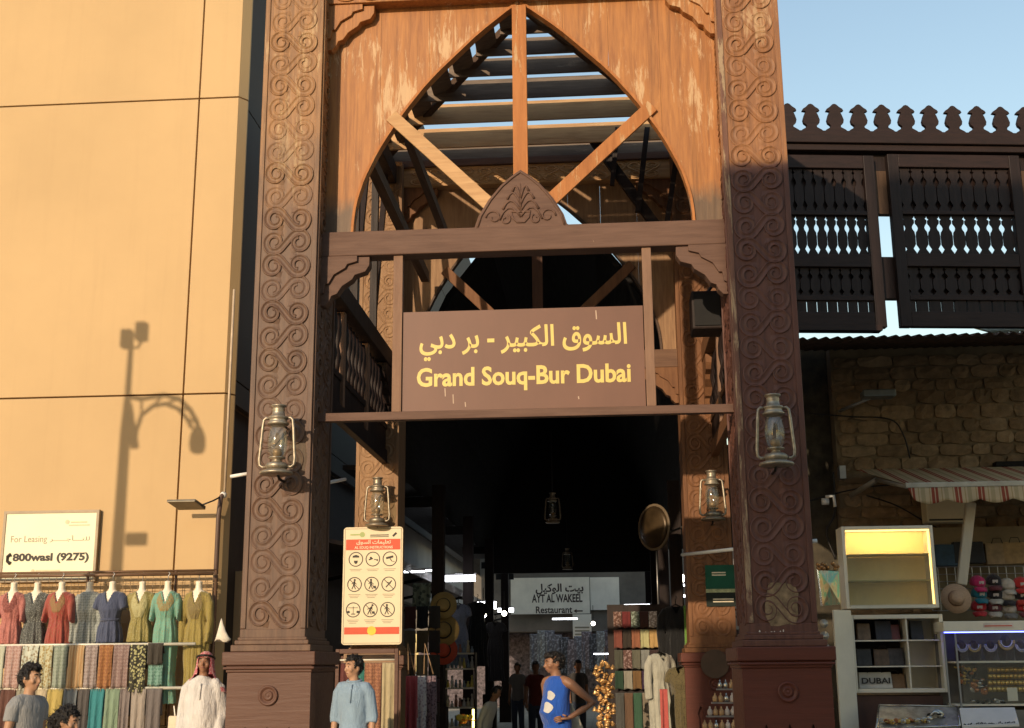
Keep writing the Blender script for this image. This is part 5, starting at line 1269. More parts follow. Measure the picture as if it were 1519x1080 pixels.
# ------------------------------------------------------------------ cap display: grid, caps, bags
yg = 5.0
t = thing('wire_display_grid', 'wire display grid holding the caps', 'grid', at(1450, 905, yg))
a, b = at(1384, 906, yg), at(1640, 838, yg)
for k in range(7): MB().tube([(a.x, yg, a.z+(b.z-a.z)*k/6), (b.x, yg, a.z+(b.z-a.z)*k/6)], 0.006, 5).build('wire', M_STEEL, t)
k = 0
while a.x+k*0.115 < b.x: MB().tube([(a.x+k*0.115, yg+0.012, a.z), (a.x+k*0.115, yg+0.012, b.z)], 0.006, 5).build('wire', M_STEEL, t); k += 1
bw = MB().box(at(1384,780,5.7).x, 10, 5.75, 5.85, 0, at(1400,782,5.7).z).build('back_board', plain('dim board', (0.22,0.17,0.10), 0.8, 0, 0.2, 2)); tag(bw, 'dim tan back board behind the cap display', 'board')
def cap(label, px, py, Y, c, c2=None, rz=0.0):
    q = at(px, py, Y); mt = fabric('cap %.2f %.2f %.2f' % c, c, None, rough=0.8); mt2 = mt if c2 is None else fabric('cap %.2f %.2f %.2f' % c2, c2, None, rough=0.8)
    t = thing('cap', label, 'cap', q, 'caps on the wire grid', rz=rz)
    R = Matrix.Rotation(radians(14), 3, 'X')
    m = MB(); rings = [(0.098,0.0),(0.104,0.03),(0.098,0.07),(0.075,0.105),(0.04,0.125),(0.0,0.13)]
    m.lathe(rings, 16, sy=1.15); m.v = [R @ v for v in m.v]; m.build('crown', mt2, t, True, local=True)
    m = MB().grid(lambda u, v: R @ Vector(((u-0.5)*0.19*(1-0.35*v*v), -0.085-0.12*v*(1-(2*u-1)**2*0.55), 0.004-0.028*(2*u-1)**2 - 0.05*v)), 8, 3); m.build('peak', mt, t, True, local=True, solid=0.006)
    m = MB().ball(R @ Vector((0, 0, 0.13)), 0.01, n=6, m=4); m.build('button', mt, t, True, local=True)
    m = MB().box(-0.035, 0.035, -0.004, 0, -0.02, 0.02); m.v = [R @ (v+Vector((0, -0.112, 0.055))) for v in m.v]; m.build('badge', plain('badge pale', (0.5,0.42,0.36), 0.7), t, local=True)
PK, TL, RD, DK, MR, WH = (0.55,0.03,0.12), (0.02,0.17,0.22), (0.48,0.025,0.03), (0.025,0.02,0.022), (0.14,0.03,0.035), (0.5,0.44,0.36)
for args in (('bright pink cap at the top of the leftmost cap column', 1450, 868, PK), ('teal cap in the middle of the leftmost cap column', 1452, 885, TL), ('red cap at the bottom of the leftmost cap column', 1452, 904, RD),
             ('maroon cap with pale badge at the top of the second cap column', 1474, 866, MR, DK), ('tan peaked dark cap in the second cap column', 1476, 886, WH, DK), ('maroon badged cap at the bottom of the second cap column', 1475, 905, WH, MR),
             ('white fronted cap at the top of the third cap column', 1494, 872, WH, WH), ('dark peaked white cap in the third cap column', 1494, 888, DK, WH), ('grey and white cap at the bottom of the third cap column', 1496, 907, (0.2,0.18,0.16), WH),
             ('scarlet cap at the top of the rightmost cap column', 1514, 870, (0.56,0.035,0.03)), ('scarlet cap in the middle of the rightmost cap column', 1516, 887, (0.56,0.05,0.03), DK), ('dark red cap at the bottom of the rightmost cap column', 1517, 905, MR, (0.45,0.03,0.03))):
    cap(args[0], args[1], args[2], yg-0.08, args[3], args[4] if len(args) > 4 else None, random.uniform(-.2, .2))
def straw_hat(label, q, r=0.19, col=(0.46,0.31,0.17), band=None, tilt=80, group=None):
    t = thing('sun_hat', label, 'hat', q, group); R = Matrix.Rotation(radians(tilt), 3, 'X')
    mt = plain('straw %.2f %.2f' % col[:2], col, 0.85, 0, 0.2, 30, (1, 1, 6), bmp=0.3)
    m = MB().lathe([(r*1.0,0.0),(r*1.0,0.008),(r*0.55,0.014),(r*0.48,0.03),(r*0.44,0.09),(r*0.34,0.115),(0.0,0.12)], 24); m.v = [R @ v for v in m.v]; m.build('crown_and_brim', mt, t, True, local=True)
    m = MB().lathe([(r*0.545,0.015),(r*0.50,0.03),(r*0.49,0.05),(r*0.47,0.05)], 24); m.v = [R @ v for v in m.v]; m.build('band', band or M_IRON, t, True, local=True)
straw_hat('wide tan sun hat hanging below the leaning pole', at(1418, 888, 4.5), 0.20, (0.45,0.28,0.17), plain('tan band', (0.34,0.2,0.12), 0.8))
for i, (px, py, c, nm) in enumerate(((1405,828,(0.03,0.06,0.09),'dark blue bag on the shelf top left of the caps'), (1437,824,(0.02,0.018,0.018),'black bag on the shelf above the caps'), (1480,826,(0.24,0.16,0.08),'tan shopping bag above the caps'), (1506,825,(0.27,0.17,0.07),'tan shopping bag at the right edge above the caps'))):
    q = at(px, py+12, 5.3); bag(None, nm, q.x, 5.3, q.z, 0.34 if i != 1 else 0.42, 0.3, 0.2, plain('shelf bag %d' % i, c, 0.7, 0, 0.3, 8), handle=i > 1, name='shopping_bag')
# ------------------------------------------------------------------ glass counter
yc_ = 3.6
t = thing('jewellery_counter', 'glass jewellery counter with white fascia and blue strip light', 'counter', at(1470, 1060, yc_))
a, b = at(1400, 937, yc_), at(1660, 919, yc_)
MB().box(a.x, b.x, yc_, yc_+0.5, a.z, b.z).build('fascia', M_WHITE, t, bevel=0.008)
MB().box(ax(1458,926,yc_), ax(1503,926,yc_), yc_-0.004, yc_-0.001, az(1480,931,yc_), az(1480,924,yc_)).build('label_strip', plain('label strip', (0.66,0.55,0.46), 0.6), t)
MB().box(ax(1460,926,yc_), ax(1501,926,yc_), yc_-0.007, yc_-0.0045, az(1480,929.2,yc_), az(1480,927.6,yc_)).build('label_line', M_REDINK, t)
MB().box(a.x+0.02, b.x, yc_+0.06, yc_+0.075, a.z-0.016, a.z-0.002).build('blue_led', emis('blue led', (0.12, 0.16, 1.0), 6.0), t)
zt_, zb_ = a.z, az(1450, 1050, yc_)
for px, nm in ((1404, 'corner_post'), (1421, 'corner_post')):
    MB().box(ax(px,990,yc_), ax(px,990,yc_)+0.02, yc_+0.02, yc_+0.04, 0.4, zt_-0.02).build(nm, M_STEEL, t)
for py in (982, 1046): MB().box(ax(1418,py,yc_), b.x, yc_+0.04, yc_+0.45, az(1450,py,yc_)-0.012, az(1450,py,yc_)+0.012).build('shelf', M_WHITE, t)
MB().box(ax(1422,990,yc_)+.03, b.x, yc_+0.0, yc_+0.006, az(1450,1045,yc_)+.02, zt_-0.02).build('front_glass', M_CASEGLASS, t)
MB().box(a.x, b.x, yc_+0.46, yc_+0.5, 0, zt_-0.02).build('back_panel', plain('dim grey back', (0.16,0.14,0.12), 0.6), t)
MB().box(a.x, b.x, yc_+0.05, yc_+0.45, 0, zb_-0.03).build('base', plain('base panel', (0.2,0.17,0.13), 0.6), t)
M_GOLD = plain('gold', (0.62,0.40,0.12), 0.28, 0.9, 0.2, 20); M_SILV = plain('silver', (0.5,0.46,0.40), 0.25, 0.9, 0.2, 20); M_VELVET = fabric('dark velvet', (0.03,0.012,0.016))
for i, px in enumerate((1428, 1446, 1470, 1494, 1516)):
    q = at(px, 980, yc_+0.2); s_ = 1.25 if i == 3 else 1.0
    tt = thing('necklace_bust', ('first', 'second', 'third', 'large fourth', 'fifth')[i] + ' dark velvet bust with necklace from the left in the glass counter', 'bust', q, 'necklace busts in the counter')
    MB().loft([(q+Vector((0,0,0)),0.07*s_,0.035),(q+Vector((0,0,0.08*s_)),0.085*s_,0.04),(q+Vector((0,0,0.17*s_)),0.095*s_,0.04),(q+Vector((0,0,0.2*s_)),0.06*s_,0.035),(q+Vector((0,0,0.25*s_)),0.03*s_,0.03)], 14).build('bust', M_VELVET, tt, True)
    for r_, mt in ((0.055, M_SILV), (0.075, M_GOLD if i % 2 else M_SILV)):
        m = MB()
        for k in range(15):
            an = pi + pi*k/14; m.ball(q+Vector((r_*s_*cos(an), -0.045, 0.19*s_+1.05*r_*s_*sin(an))), 0.0115*s_, n=6, m=4)
        o = m.build('necklace', mt, tt, True); o['kind'] = 'stuff'
random.seed(5)
for r in range(4):
    q = at(1468, 994+r*9.5, yc_+0.10+0.08*(3-r)*0.5)
    m = MB()
    for k in range(22):
        X = q.x+k*0.052; z_ = q.z
        m.lathe([(0.024,-0.022),(0.034,-0.022),(0.034,0.022),(0.024,0.022)], 10, (X, q.y, z_), 'X')
    o = m.build('bangle_row', M_GOLD, None, True); tag(o, ('top', 'second', 'third', 'bottom')[r] + ' row of gold bangles in the glass counter', 'bangles', 'rows of bangles', 'stuff')
def pile(label, px, py, Y, wx, wz, n, mats, cat='jewellery', r=(0.012, 0.03), name='trinket_pile', dz=0.03):
    q = at(px, py, Y); t = thing(name, label, cat, q)
    for j, mt in enumerate(mats):
        m = MB()
        for k in range(n//len(mats)):
            p_ = q+Vector((random.uniform(-wx, wx), random.uniform(-wz, wz), random.uniform(0, dz))); rr = random.uniform(*r)
            if random.random() < 0.5: m.ball(p_, rr, rr*random.uniform(.5, 1), rr*random.uniform(.5, 1), n=6, m=4)
            else: m.lathe([(rr*0.7,-0.004),(rr*1.2,-0.004),(rr*1.2,0.006),(rr*0.7,0.006)], 10, p_, random.choice('YZ'))
        o = m.build('trinkets', mt, t, True); o['kind'] = 'stuff'
    return t
pile('copper and gold trinkets at the left of the counter shelf', 1435, 1015, yc_+0.15, 0.13, 0.04, 40, [M_GOLD, plain('copper', (0.45,0.18,0.08), 0.3, 0.9), M_IRON], dz=0.22)
pile('silver goblets and copper cups in the middle of the counter', 1455, 1028, yc_+0.12, 0.10, 0.04, 26, [M_SILV, plain('copper', (0.45,0.18,0.08), 0.3, 0.9)], r=(0.02, 0.04), dz=0.16)
pile('dark bracelets low on the counter shelf', 1466, 1042, yc_+0.1, 0.2, 0.05, 40, [M_IRON, M_SILV], dz=0.03)
o = MB().box(ax(1497,1036,yc_), ax(1512,1036,yc_), yc_+0.05, yc_+0.06, az(1500,1040,yc_), az(1500,1020,yc_)).build('price_card', M_WHITE); tag(o, 'small white price card standing beside the gold bangles', 'card')
# trays in front
yt = 3.15
tr = thing('glass_tray', 'glass topped tray of jewellery below the white cabinet', 'tray', at(1360, 1070, yt))
a, b = at(1302, 1076, yt), at(1422, 1050, yt+0.55)
MB().add([at(1300,1082,yt), at(1424,1078,yt), at(1420,1049,yt+.4), at(1304,1047,yt+.4)] + [p_-Vector((0,0,0.04)) for p_ in (at(1300,1082,yt), at(1424,1078,yt), at(1420,1049,yt+.4), at(1304,1047,yt+.4))], [(0,1,2,3),(4,7,6,5),(0,4,5,1),(1,5,6,2),(2,6,7,3),(3,7,4,0)]).build('tray', plain('tray grey', (0.30,0.28,0.25), 0.3, 0.3, 0.5, 8), tr, bevel=0.005)
for k in range(4):
    p0_, p1_ = ((1300,1082,yt), (1424,1078,yt), (1420,1049,yt+.4), (1304,1047,yt+.4))[k], ((1424,1078,yt), (1420,1049,yt+.4), (1304,1047,yt+.4), (1300,1082,yt))[k]
    MB().tube([at(*p0_)+Vector((0,0,.01)), at(*p1_)+Vector((0,0,.01))], 0.012, 6).build('tray_edge', M_SILV, tr, True)
pile('gold rings heaped in the glass topped tray', 1340, 1072, yt+0.12, 0.3, 0.08, 80, [M_GOLD, M_SILV, plain('copper', (0.45,0.18,0.08), 0.3, 0.9)], dz=0.04)
pile('dark and silver bowls on the glass topped tray', 1385, 1066, yt+0.2, 0.09, 0.05, 12, [M_IRON, M_SILV], r=(0.035, 0.06), dz=0.06)
MB().add([], [])
q = [at(1427,1077,yt), at(1512,1074,yt), at(1505,1049,yt+.35), at(1423,1050,yt+.35)]
o = MB().add(q+[p_-Vector((0,0,0.03)) for p_ in q], [(0,1,2,3),(4,7,6,5),(0,4,5,1),(1,5,6,2),(2,6,7,3),(3,7,4,0)]).build('white_tray', plain('white card', (0.66,0.62,0.55), 0.6, 0, 0.06), None, bevel=0.004); tag(o, 'slanted white card tray in front of the counter', 'tray')
m = MB()
for k in range(26):
    u = k/25; p_ = q[0].lerp(q[1], 0.04+u*0.9)+Vector((0, 0.02, 0.012+random.uniform(0, .008))); m.tube([p_, p_+Vector((random.uniform(-.02,.03), 0, random.uniform(0, .02)))], 0.006, 5)
o2 = m.build('chain_row', M_IRON, o, True); o2['kind'] = 'stuff'
lk = MB().box(at(1275,1080,YS).x, at(1404,1080,YS).x, YS+0.05, YS+0.5, 0, az(1330,1030,YS)-0.02).build('stall_base', plain('red brown base', (0.07,0.03,0.02), 0.6)); tag(lk, 'dark red brown base under the white cabinet', 'counter')
# ================================================================== goods in the covered street
# left: frame with scarves behind the man in blue, hanging garments, hats, dresses
yq = 3.6
t = thing('display_stand', 'brown timber frame holding scarves behind the man in the blue shirt', 'frame', at(543, 1080, yq))
a, b = at(495, 1080, yq), at(591, 962, yq)
for q in ((a.x, a.x+0.05, 0, b.z), (b.x-0.05, b.x, 0, b.z), (a.x+0.05, b.x-0.05, b.z-0.06, b.z)): MB().box(q[0], q[1], yq, yq+0.06, q[2], q[3]).build('frame_bar', M_PED_L, t, bevel=0.006)
MB().box(a.x+0.05, b.x-0.05, yq+0.28, yq+0.3, 0, b.z-0.06).build('back_panel', plain('tan panel', (0.30,0.18,0.10), 0.7), t)
MB().tube([(a.x+0.05, yq+0.03, b.z-0.14), (b.x-0.05, yq+0.03, b.z-0.14)], 0.012, 6).build('rail', M_RAILW, t, True)
for i, (p0, p1, c, c2, pat, nm) in enumerate(((499,520,(120,50,40),None,'','dark red'),(540,566,(196,120,72),(150,80,50),'damask','orange patterned'),(566,586,(214,178,124),None,'','pale sand'),(520,541,(40,130,110),None,'','green'))):
    scarf('%s scarf in the frame behind the man in blue' % nm, ax(p0, 1000, yq), ax(p1, 1000, yq), b.z-0.13, 0.55, yq+0.04, fabric('frame scarf %d' % i, S(*c), S(*c2) if c2 else None, pat), 'scarves behind the man in blue', amp=0.02)
a, b = at(508, 962, YR-0.2), at(596, 957, YR-0.2)
# hanging garments on straps
for i, (px, c, c2, nm, w_) in enumerate(((611, (190,48,48), None, 'red garment hanging on straps right of the scarf frame', 0.16), (622, (222,200,190), (180,150,150), 'white garment hanging on straps beside the red one', 0.2), (636, (150,110,112), (90,60,66), 'dusty printed garment hanging behind the white one', 0.22))):
    Y = 4.6+0.3*i; q = at(px, 1000, Y)
    t = scarf(nm, q.x-w_/2, q.x+w_/2, q.z+0.02, 0.45, Y, fabric('garment %d' % i, S(*c), S(*c2) if c2 else None, 'print'), 'garments hanging at the left', amp=0.03, fringe=False, cat='garment', name='garment')
    MB().tube([(q.x-w_*0.3, Y, q.z), (q.x-0.06, Y, q.z+0.42), (q.x+w_*0.3, Y, q.z)], 0.012, 6).build('strap', plain('tan strap', (0.35,0.22,0.12), 0.7), t, True)
# patchwork of folded scarves on the left post stand
SC = [[(90,30,25),(20,18,20),(70,55,40)],[(120,90,60),(110,80,45),(60,40,30)],[(96,72,48),(150,120,80),(80,66,48)],[(120,60,64),(140,90,96),(100,60,60)],[(90,60,40),(80,52,36),(70,50,36)]]
WORD = [['wine red','black','umber'],['tan','ochre','dark brown'],['khaki','sand','olive brown'],['plum','rose','maroon'],['chestnut','walnut','bark brown']]
ROW = ('top', 'second', 'third', 'fourth', 'bottom')
for r in range(5):
    for c in range(3):
        Y = 7.2; x0 = ax(600+c*18, 930, Y); x1 = ax(617+c*18, 930, Y); zt = az(620, 898+r*36, Y)
        scarf('%s folded scarf, %s row of the left scarf stand' % (WORD[r][c], ROW[r]), x0, x1, zt, zt-0.36, Y, fabric('lscarf %d%d' % (r, c), S(*SC[r][c])), 'scarves on the left stand', folds=1, amp=0.006, fringe=False, depth=0.02)
q = at(625, 884, 7.3)
scarf('pale printed tunic hanging above the left scarf stand', q.x-0.14, q.x+0.15, q.z+0.22, q.z-0.22, 7.3, fabric('pale print', S(150,145,110), S(90,90,70), 'print', scale=14), 'garments hanging at the left', fringe=False, cat='garment', name='garment')
for i, (py, c, nm, rr) in enumerate(((898, (0.36,0.26,0.10), 'straw hat with dark band at the top of the left hat string', 0.19), (935, (0.30,0.20,0.07), 'wide straw hat in the middle of the left hat string', 0.225), (965, (0.40,0.06,0.03), 'orange red hat at the bottom of the left hat string', 0.2))):
    straw_hat(nm, at(658, py, 9.5), rr*1.25, c, None, 82, 'hats on the left post')
def hung_dress(px, py, Y, lb_, c1, c2=None, lg=0.6, slv='short', sc_=1.0, seed=1, rz=0.0):
    q = at(px, py, Y); t = thing('hanging_dress', lb_, 'dress', q, 'dresses hanging in the covered street', rz=rz)
    link(dress_mesh(fabric('hung %s' % lb_[:14], S(*c1), S(*c2) if c2 else None, 'x'), lg, slv, 0.15, False, seed), 'dress', t, (0, 0, 0), scale=(sc_, 1, sc_))
    MB().tube([(-0.17,0,-0.09),(0,0,-0.02),(0.17,0,-0.09)], 0.012, 6).tube([(0,0,-0.02),(0,0,0.06),(0.025,0,0.09),(0,0,0.11)], 0.007, 6).build('hanger', M_IRON, t, True, local=True)
hung_dress(680, 893, 11.5, 'lavender white dress hanging in the left shops', (170,168,190), (130,126,150), 0.5, seed=21)
hung_dress(708, 890, 12.5, 'black dress hanging beside the lavender one', (34,34,38), None, 0.6, seed=22)
hung_dress(735, 920, 17, 'dark dress hanging deeper in the left shops', (50,46,52), None, 0.7, seed=23)
hung_dress(1002, 895, 7.0, 'black abaya with pale neckline hanging by the green poster pillar', (16,14,16), None, 0.75, 'long', 1.1, seed=24)
# shelf of small goods
ysf = 11.0; q = at(682, 1080, ysf)
t = thing('goods_shelf', 'dark shelf unit of small souvenirs in the left shops', 'shelf', (q.x, ysf, 0))
for z_ in (0.5, 0.85, 1.2, 1.55, 1.83): MB().box(q.x-0.27, q.x+0.27, ysf, ysf+0.3, z_-0.015, z_+0.015).build('shelf', M_WHITE, t)
for sx in (-0.28, 0.28): MB().box(q.x+sx-0.012, q.x+sx+0.012, ysf, ysf+0.3, 0, 1.85).build('shelf_side', M_DARK, t)
MIX = [plain('souv %d' % i, c, 0.5, 0.1, 0.3, 12) for i, c in enumerate(((0.5,0.42,0.28),(0.35,0.15,0.1),(0.6,0.5,0.12),(0.2,0.25,0.3),(0.55,0.5,0.45)))]
for k, z_ in enumerate((0.52, 0.87, 1.22, 1.57, 1.85)):
    t = thing('souvenir_row', ('lowest', 'second', 'third', 'fourth', 'top')[k] + ' row of small souvenirs on the left goods shelf', 'souvenirs', (q.x, ysf+.1, z_), 'souvenir rows')
    for j in range(7):
        X = q.x-0.23+j*0.075; h_ = random.uniform(0.10, 0.24)
        MB().lathe([(0.02,0),(0.034,0.01),(0.03,h_*.5),(0.015,h_*.7),(0.024,h_*.9),(0.008,h_)], 8, (X, ysf+0.08, z_-0.003)).build('figurine', random.choice(MIX), t, True)
# right: patchwork scarf stand
yp = 7.0
RC = [[(120,70,50),(130,30,26),(110,110,84),(84,40,28),(190,160,140)],[(150,66,44),(66,48,34),(176,96,54),(214,190,120),(220,160,80)],[(90,82,62),(120,74,60),(116,104,80),(150,140,126),(70,40,36)],[(40,70,44),(170,150,124),(140,92,40),(60,24,60),(110,84,70)],[(92,84,74),(126,84,54),(60,98,66),(150,124,96),(200,180,140)]]
RW = [['rust patterned','crimson','grey leaf print','maroon brown','pale shell'],['brick','dark olive','terracotta','straw yellow','amber'],['khaki','clay','sage taupe','silver grey','wine'],['bottle green','beige','mustard brown','purple','mocha'],['stone grey','caramel','moss green','sand','ivory']]
st_ = thing('scarf_stand', 'dark stand carrying the patchwork of scarves inside the gate on the right', 'stand', at(945, 1080, yp+0.15))
a, b = at(905, 1080, yp+.12), at(990, 902, yp+.12)
MB().box(a.x, b.x, yp+0.1, yp+0.16, 0, b.z+0.06).build('panel', M_DARK, st_)
rowz = [906, 933, 963, 994, 1024, 1075]
for r in range(5):
    for c in range(5):
        if c == 4 and r in (2,): pass
        x0 = ax(911+c*13.2, 960, yp); x1 = ax(923.6+c*13.2, 960, yp)
        zt, zb = az(945, rowz[r], yp), az(945, rowz[r+1]-2, yp)
        if r == 4: zb = 0.3
        scarf('%s folded scarf, %s row of the right scarf stand' % (RW[r][c], ROW[r]), x0, x1, zt, zb, yp, fabric('rscarf %d%d' % (r, c), S(*RC[r][c]), S(*[min(255, v+60) for v in RC[r][c]]) if (r, c) in ((0,0),(0,2),(0,4),(2,1)) else None, 'print'), 'scarves on the right stand', folds=1, amp=0.005, fringe=False, depth=0.02)
hung_dress(978, 965, 6.2, 'pale robe hanging at the end of the right scarf stand', (210,190,160), None, 0.6, 'long', 1.05, seed=31, rz=0.6)
q = at(984, 1030, 5.6); scarf('coral red scarf hanging at the end of the pale robe', q.x-0.05, q.x+0.06, q.z+0.1, 0.6, 5.6, fabric('coral', S(222,80,64)), 'scarves at the right', folds=1, fringe=False)
hung_dress(1010, 985, 5.9, 'leopard printed garment hanging beside the right rear pedestal', (120,96,50), (60,44,20), 0.5, 'short', 0.95, seed=33, rz=-0.4)
q = at(1024, 915, 6.9); scarf('lime green scarf beside the black abaya', q.x-0.1, q.x+0.1, q.z+0.2, q.z-0.45, 6.9, fabric('lime', S(120,160,40)), 'scarves at the right', folds=1, fringe=False)
# strings of gold trinkets
t = thing('gold_trinket_string', 'hanging cluster of golden shell trinkets left of the right scarf stand', 'trinkets', at(896, 1080, 5.2))
random.seed(21)
for j, (py, w_) in enumerate([(985+7*i, 0.05+0.10*abs(sin(i*0.8))) for i in range(14)]):
    m = MB(); q = at(897, py, 5.2)
    for k in range(9):
        p_ = q+Vector((random.uniform(-w_, w_), random.uniform(-.06, .06), random.uniform(-.03, .03)))
        a_ = random.uniform(.02, .042); mm = MB().lathe([(0.004,a_*1.1),(a_*.45,a_*.7),(a_*.8,0),(a_*1.05,-a_*.5),(a_*.6,-a_*.45)], 7, (0, 0, 0)); Rr = Matrix.Rotation(random.uniform(-1.2, 1.2), 3, random.choice('XY')); m.add([Rr @ v+p_ for v in mm.v], mm.f)
    o = m.build('trinkets', plain('shell gold', (0.62,0.36,0.14), 0.3, 0.55, 0.25, 14), t, True); o['kind'] = 'stuff'
MB().tube([at(897, 960, 5.2), at(896, 1085, 5.2)], 0.008, 5).build('string', M_IRON, t)
# brown convex mirror on a bracket
q = at(970, 782, 8.6)
t = thing('convex_mirror', 'large round bronze tinted convex mirror hanging at the right of the passage', 'mirror', q)
R = Matrix.Rotation(radians(-50), 3, 'Z') @ Matrix.Rotation(radians(-12), 3, 'Y')
def rot(m, R, c): m.v = [R @ (v-c)+c for v in m.v]; return m
rot(MB().lathe([(0.0,0.09),(0.16,0.075),(0.29,0.04),(0.385,0.0),(0.0,-0.03)], 28, q, 'Y'), R, q).build('mirror_dish', plain('bronze glass', (0.06,0.038,0.018), 0.4, 0.4, 0.5, 3), t, True)
rot(MB().lathe([(0.38,0.012),(0.395,0.01),(0.40,-0.012),(0.38,-0.018)], 28, q, 'Y'), R, q).build('rim', plain('tan rim', (0.14,0.10,0.06), 0.6), t, True)
MB().tube([q+Vector((0.05,0.05,0)), q+Vector((0.3,0.3,-0.05)), q+Vector((0.55,0.4,0.05))], 0.02, 6).tube([q+Vector((0.03,0.06,-.4)), q+Vector((0.03,0.08,-1.6))], 0.012, 6).build('bracket', M_STEEL, t, True)
# green poster and torn sticker
yp_ = YR-0.006
a, b = at(1048, 900, yp_), at(1090, 838, yp_)
t = thing('green_poster', 'dark green poster on the back right pillar', 'poster', (a.x, yp_, a.z))
MB().box(a.x, b.x, yp_-0.022, yp_-0.018, a.z, b.z).build('sheet', plain('poster dark', (0.015,0.02,0.015), 0.3), t)
MB().box(a.x, b.x, yp_-0.026, yp_-0.0225, a.z+(b.z-a.z)*.34, b.z).build('green_field', plain('poster green', (0.01,0.09,0.05), 0.3, 0, 0.3, 3), t)
MB().box(a.x, b.x, yp_-0.029, yp_-0.0265, a.z+(b.z-a.z)*.335, a.z+(b.z-a.z)*.42).build('light_band', plain('poster light', (0.4,0.42,0.22), 0.4, 0, 0.5, 18), t)
m = MB()
for k, z_ in enumerate((0.80, 0.74, 0.16, 0.10)): m.box(a.x+(b.x-a.x)*0.22, b.x-(b.x-a.x)*(0.32 if k < 2 else 0.1), yp_-0.031, yp_-0.0295, a.z+(b.z-a.z)*z_, a.z+(b.z-a.z)*(z_+0.03))
o = m.build('text_line', M_CREAMINK, t); o['kind'] = 'stuff'
q = at(1160, 897, -0.02); m = MB()
n_ = 14; poly = [(q.x+0.155*(1+random.uniform(-.18,.1))*(1 if abs(cos(a_)) < .7 else 1)*max(-1, min(1, 1.3*cos(a_))), q.z+0.21*(1+random.uniform(-.15,.1))*max(-1, min(1, 1.3*sin(a_)))) for a_ in [2*pi*k/n_ for k in range(n_)]]
o = m.prism(poly, -0.0165, -0.0145).build('sticker_remnant', plain('torn paper', (0.20,0.135,0.075), 0.9, 0, 0.5, 14)); tag(o, 'torn pale sticker remnant on the front right pillar', 'sticker')
m = MB()
for k in range(9):
    q = at(1127+k*4.4, 938+random.uniform(-3, 3), -0.02); m.ball((q.x, -0.017, q.z), random.uniform(.006, .018), 0.002, random.uniform(.004, .02), n=6, m=4)
o = m.build('paint_chips', plain('white chips', (0.6,0.52,0.45), 0.8)); tag(o, 'white paint chips at the foot of the front right pillar', 'paint chips', kind='stuff')
q = at(1050, 985, YR-0.15); m = MB(); disc(m, q.x+0.1, q.z, YR-0.142, 0.2, 24); o = m.build('round_sticker', plain('faded round sticker', (0.085,0.05,0.03), 0.6)); tag(o, 'faded round sticker on the back right pedestal', 'sticker')
# tiered stand of perfume bottles by the right rear pedestal
yv = 4.3
t = thing('bottle_stand', 'small stepped stand of round bottles at the foot of the right pillars', 'stand', at(1066, 1080, yv))
for r in range(4):
    z_ = az(1066, 1082-r*20, yv); X0, X1 = ax(1040+r*9, 1070, yv), ax(1092, 1070, yv)
    MB().box(X0, X1, yv+0.06*r, yv+0.06*r+0.1, z_-0.02, z_).build('step', plain('clear step', (0.25,0.22,0.2), 0.3), t)
    k = 0
    while X0+0.05+k*0.075 < X1:
        X = X0+0.05+k*0.075
        tt = MB().lathe([(0.0,0),(0.026,0.0),(0.034,0.02),(0.034,0.06),(0.02,0.085),(0.011,0.09),(0.013,0.11),(0.0,0.12)], 10, (X, yv+0.06*r+0.05, z_+0.001)).build('bottle', random.choice([M_SILV, plain('pale bottle', (0.6,0.5,0.42), 0.2), plain('amber bottle', (0.5,0.3,0.14), 0.2)]), t, True); k += 1
# ------------------------------------------------------------------ lamps of the covered street
TUBE = emis('fluorescent tube', (0.92, 0.96, 1.0), 7.0)
lamps = [(672,858,14.0,0.95,0.13), (607,848,10.5,0.55,0.03), (636,846,12.5,0.30,0.03), (690,852,17.0,0.5,0.03), (750,905,27,0.5,0.12), (838,918,33,0.9,0.05), (722,898,21,0.5,0.2), (1012,868,14,0.35,0.04), (1018,884,13,0.5,0.05), (945,898,22,0.7,0.06), (900,970,32,0.9,0.04)]
for i, (px, py, Y, w_, h_) in enumerate(lamps):
    q = at(px, py, Y)
    t = thing('tube_light', 'lit white tube light, %s' % ('broadest one over the left shops', 'slim one behind the instruction board', 'short slim one left of the first post', 'slim one right of the first post', 'far one low in the left shops', 'one under the far restaurant sign', 'stubby one between second and third post', 'small upper one by the green poster', 'lower one by the green poster', 'one above the right scarf stand', 'low one at the far shop front')[i], 'light', q, 'tube lights of the shops')
    MB().box(q.x-w_/2, q.x+w_/2, Y, Y+0.06, q.z-h_/2, q.z+h_/2).build('tube', TUBE, t)
    MB().box(q.x-w_/2-0.02, q.x+w_/2+0.02, Y-0.0, Y+0.09, q.z+h_/2+0.001, q.z+h_/2+0.03).build('housing', M_STEEL, t)
for i, (px, py, Y) in enumerate(((1007, 858, 11.0), (717, 912, 16.0), (880, 925, 30.0), (748, 910, 22.0))):
    q = at(px, py, Y)
    t = thing('globe_lamp', ('bright globe lamp left of the green poster', 'small globe lamp in the left shops', 'globe lamp beside the far hanging board', 'tiny globe lamp deep in the left shops')[i], 'light', q, 'globe lamps of the shops')
    MB().ball(q, 0.11 if i == 0 else 0.07).build('bulb', emis('warm globe', (1.0, 0.93, 0.75), 14.0), t, True)
    MB().tube([q+Vector((0,0,0.1)), q+Vector((0,0,0.6))], 0.01, 5).build('flex', M_IRON, t)
t = thing('glow_stick', 'thin yellow glowing tube standing by the crouching man', 'light', at(702, 1080, 8.0))
MB().tube([at(702, 1052, 8.0), at(702, 1090, 8.0)], 0.018, 8).build('tube', emis('yellow glow', (1.0, 0.85, 0.2), 5.0), t, True)
MB().tube([at(702, 1090, 8.0), Vector((at(702,1090,8.0).x, 8.0, 0))], 0.02, 8).build('stem', M_IRON, t, True)
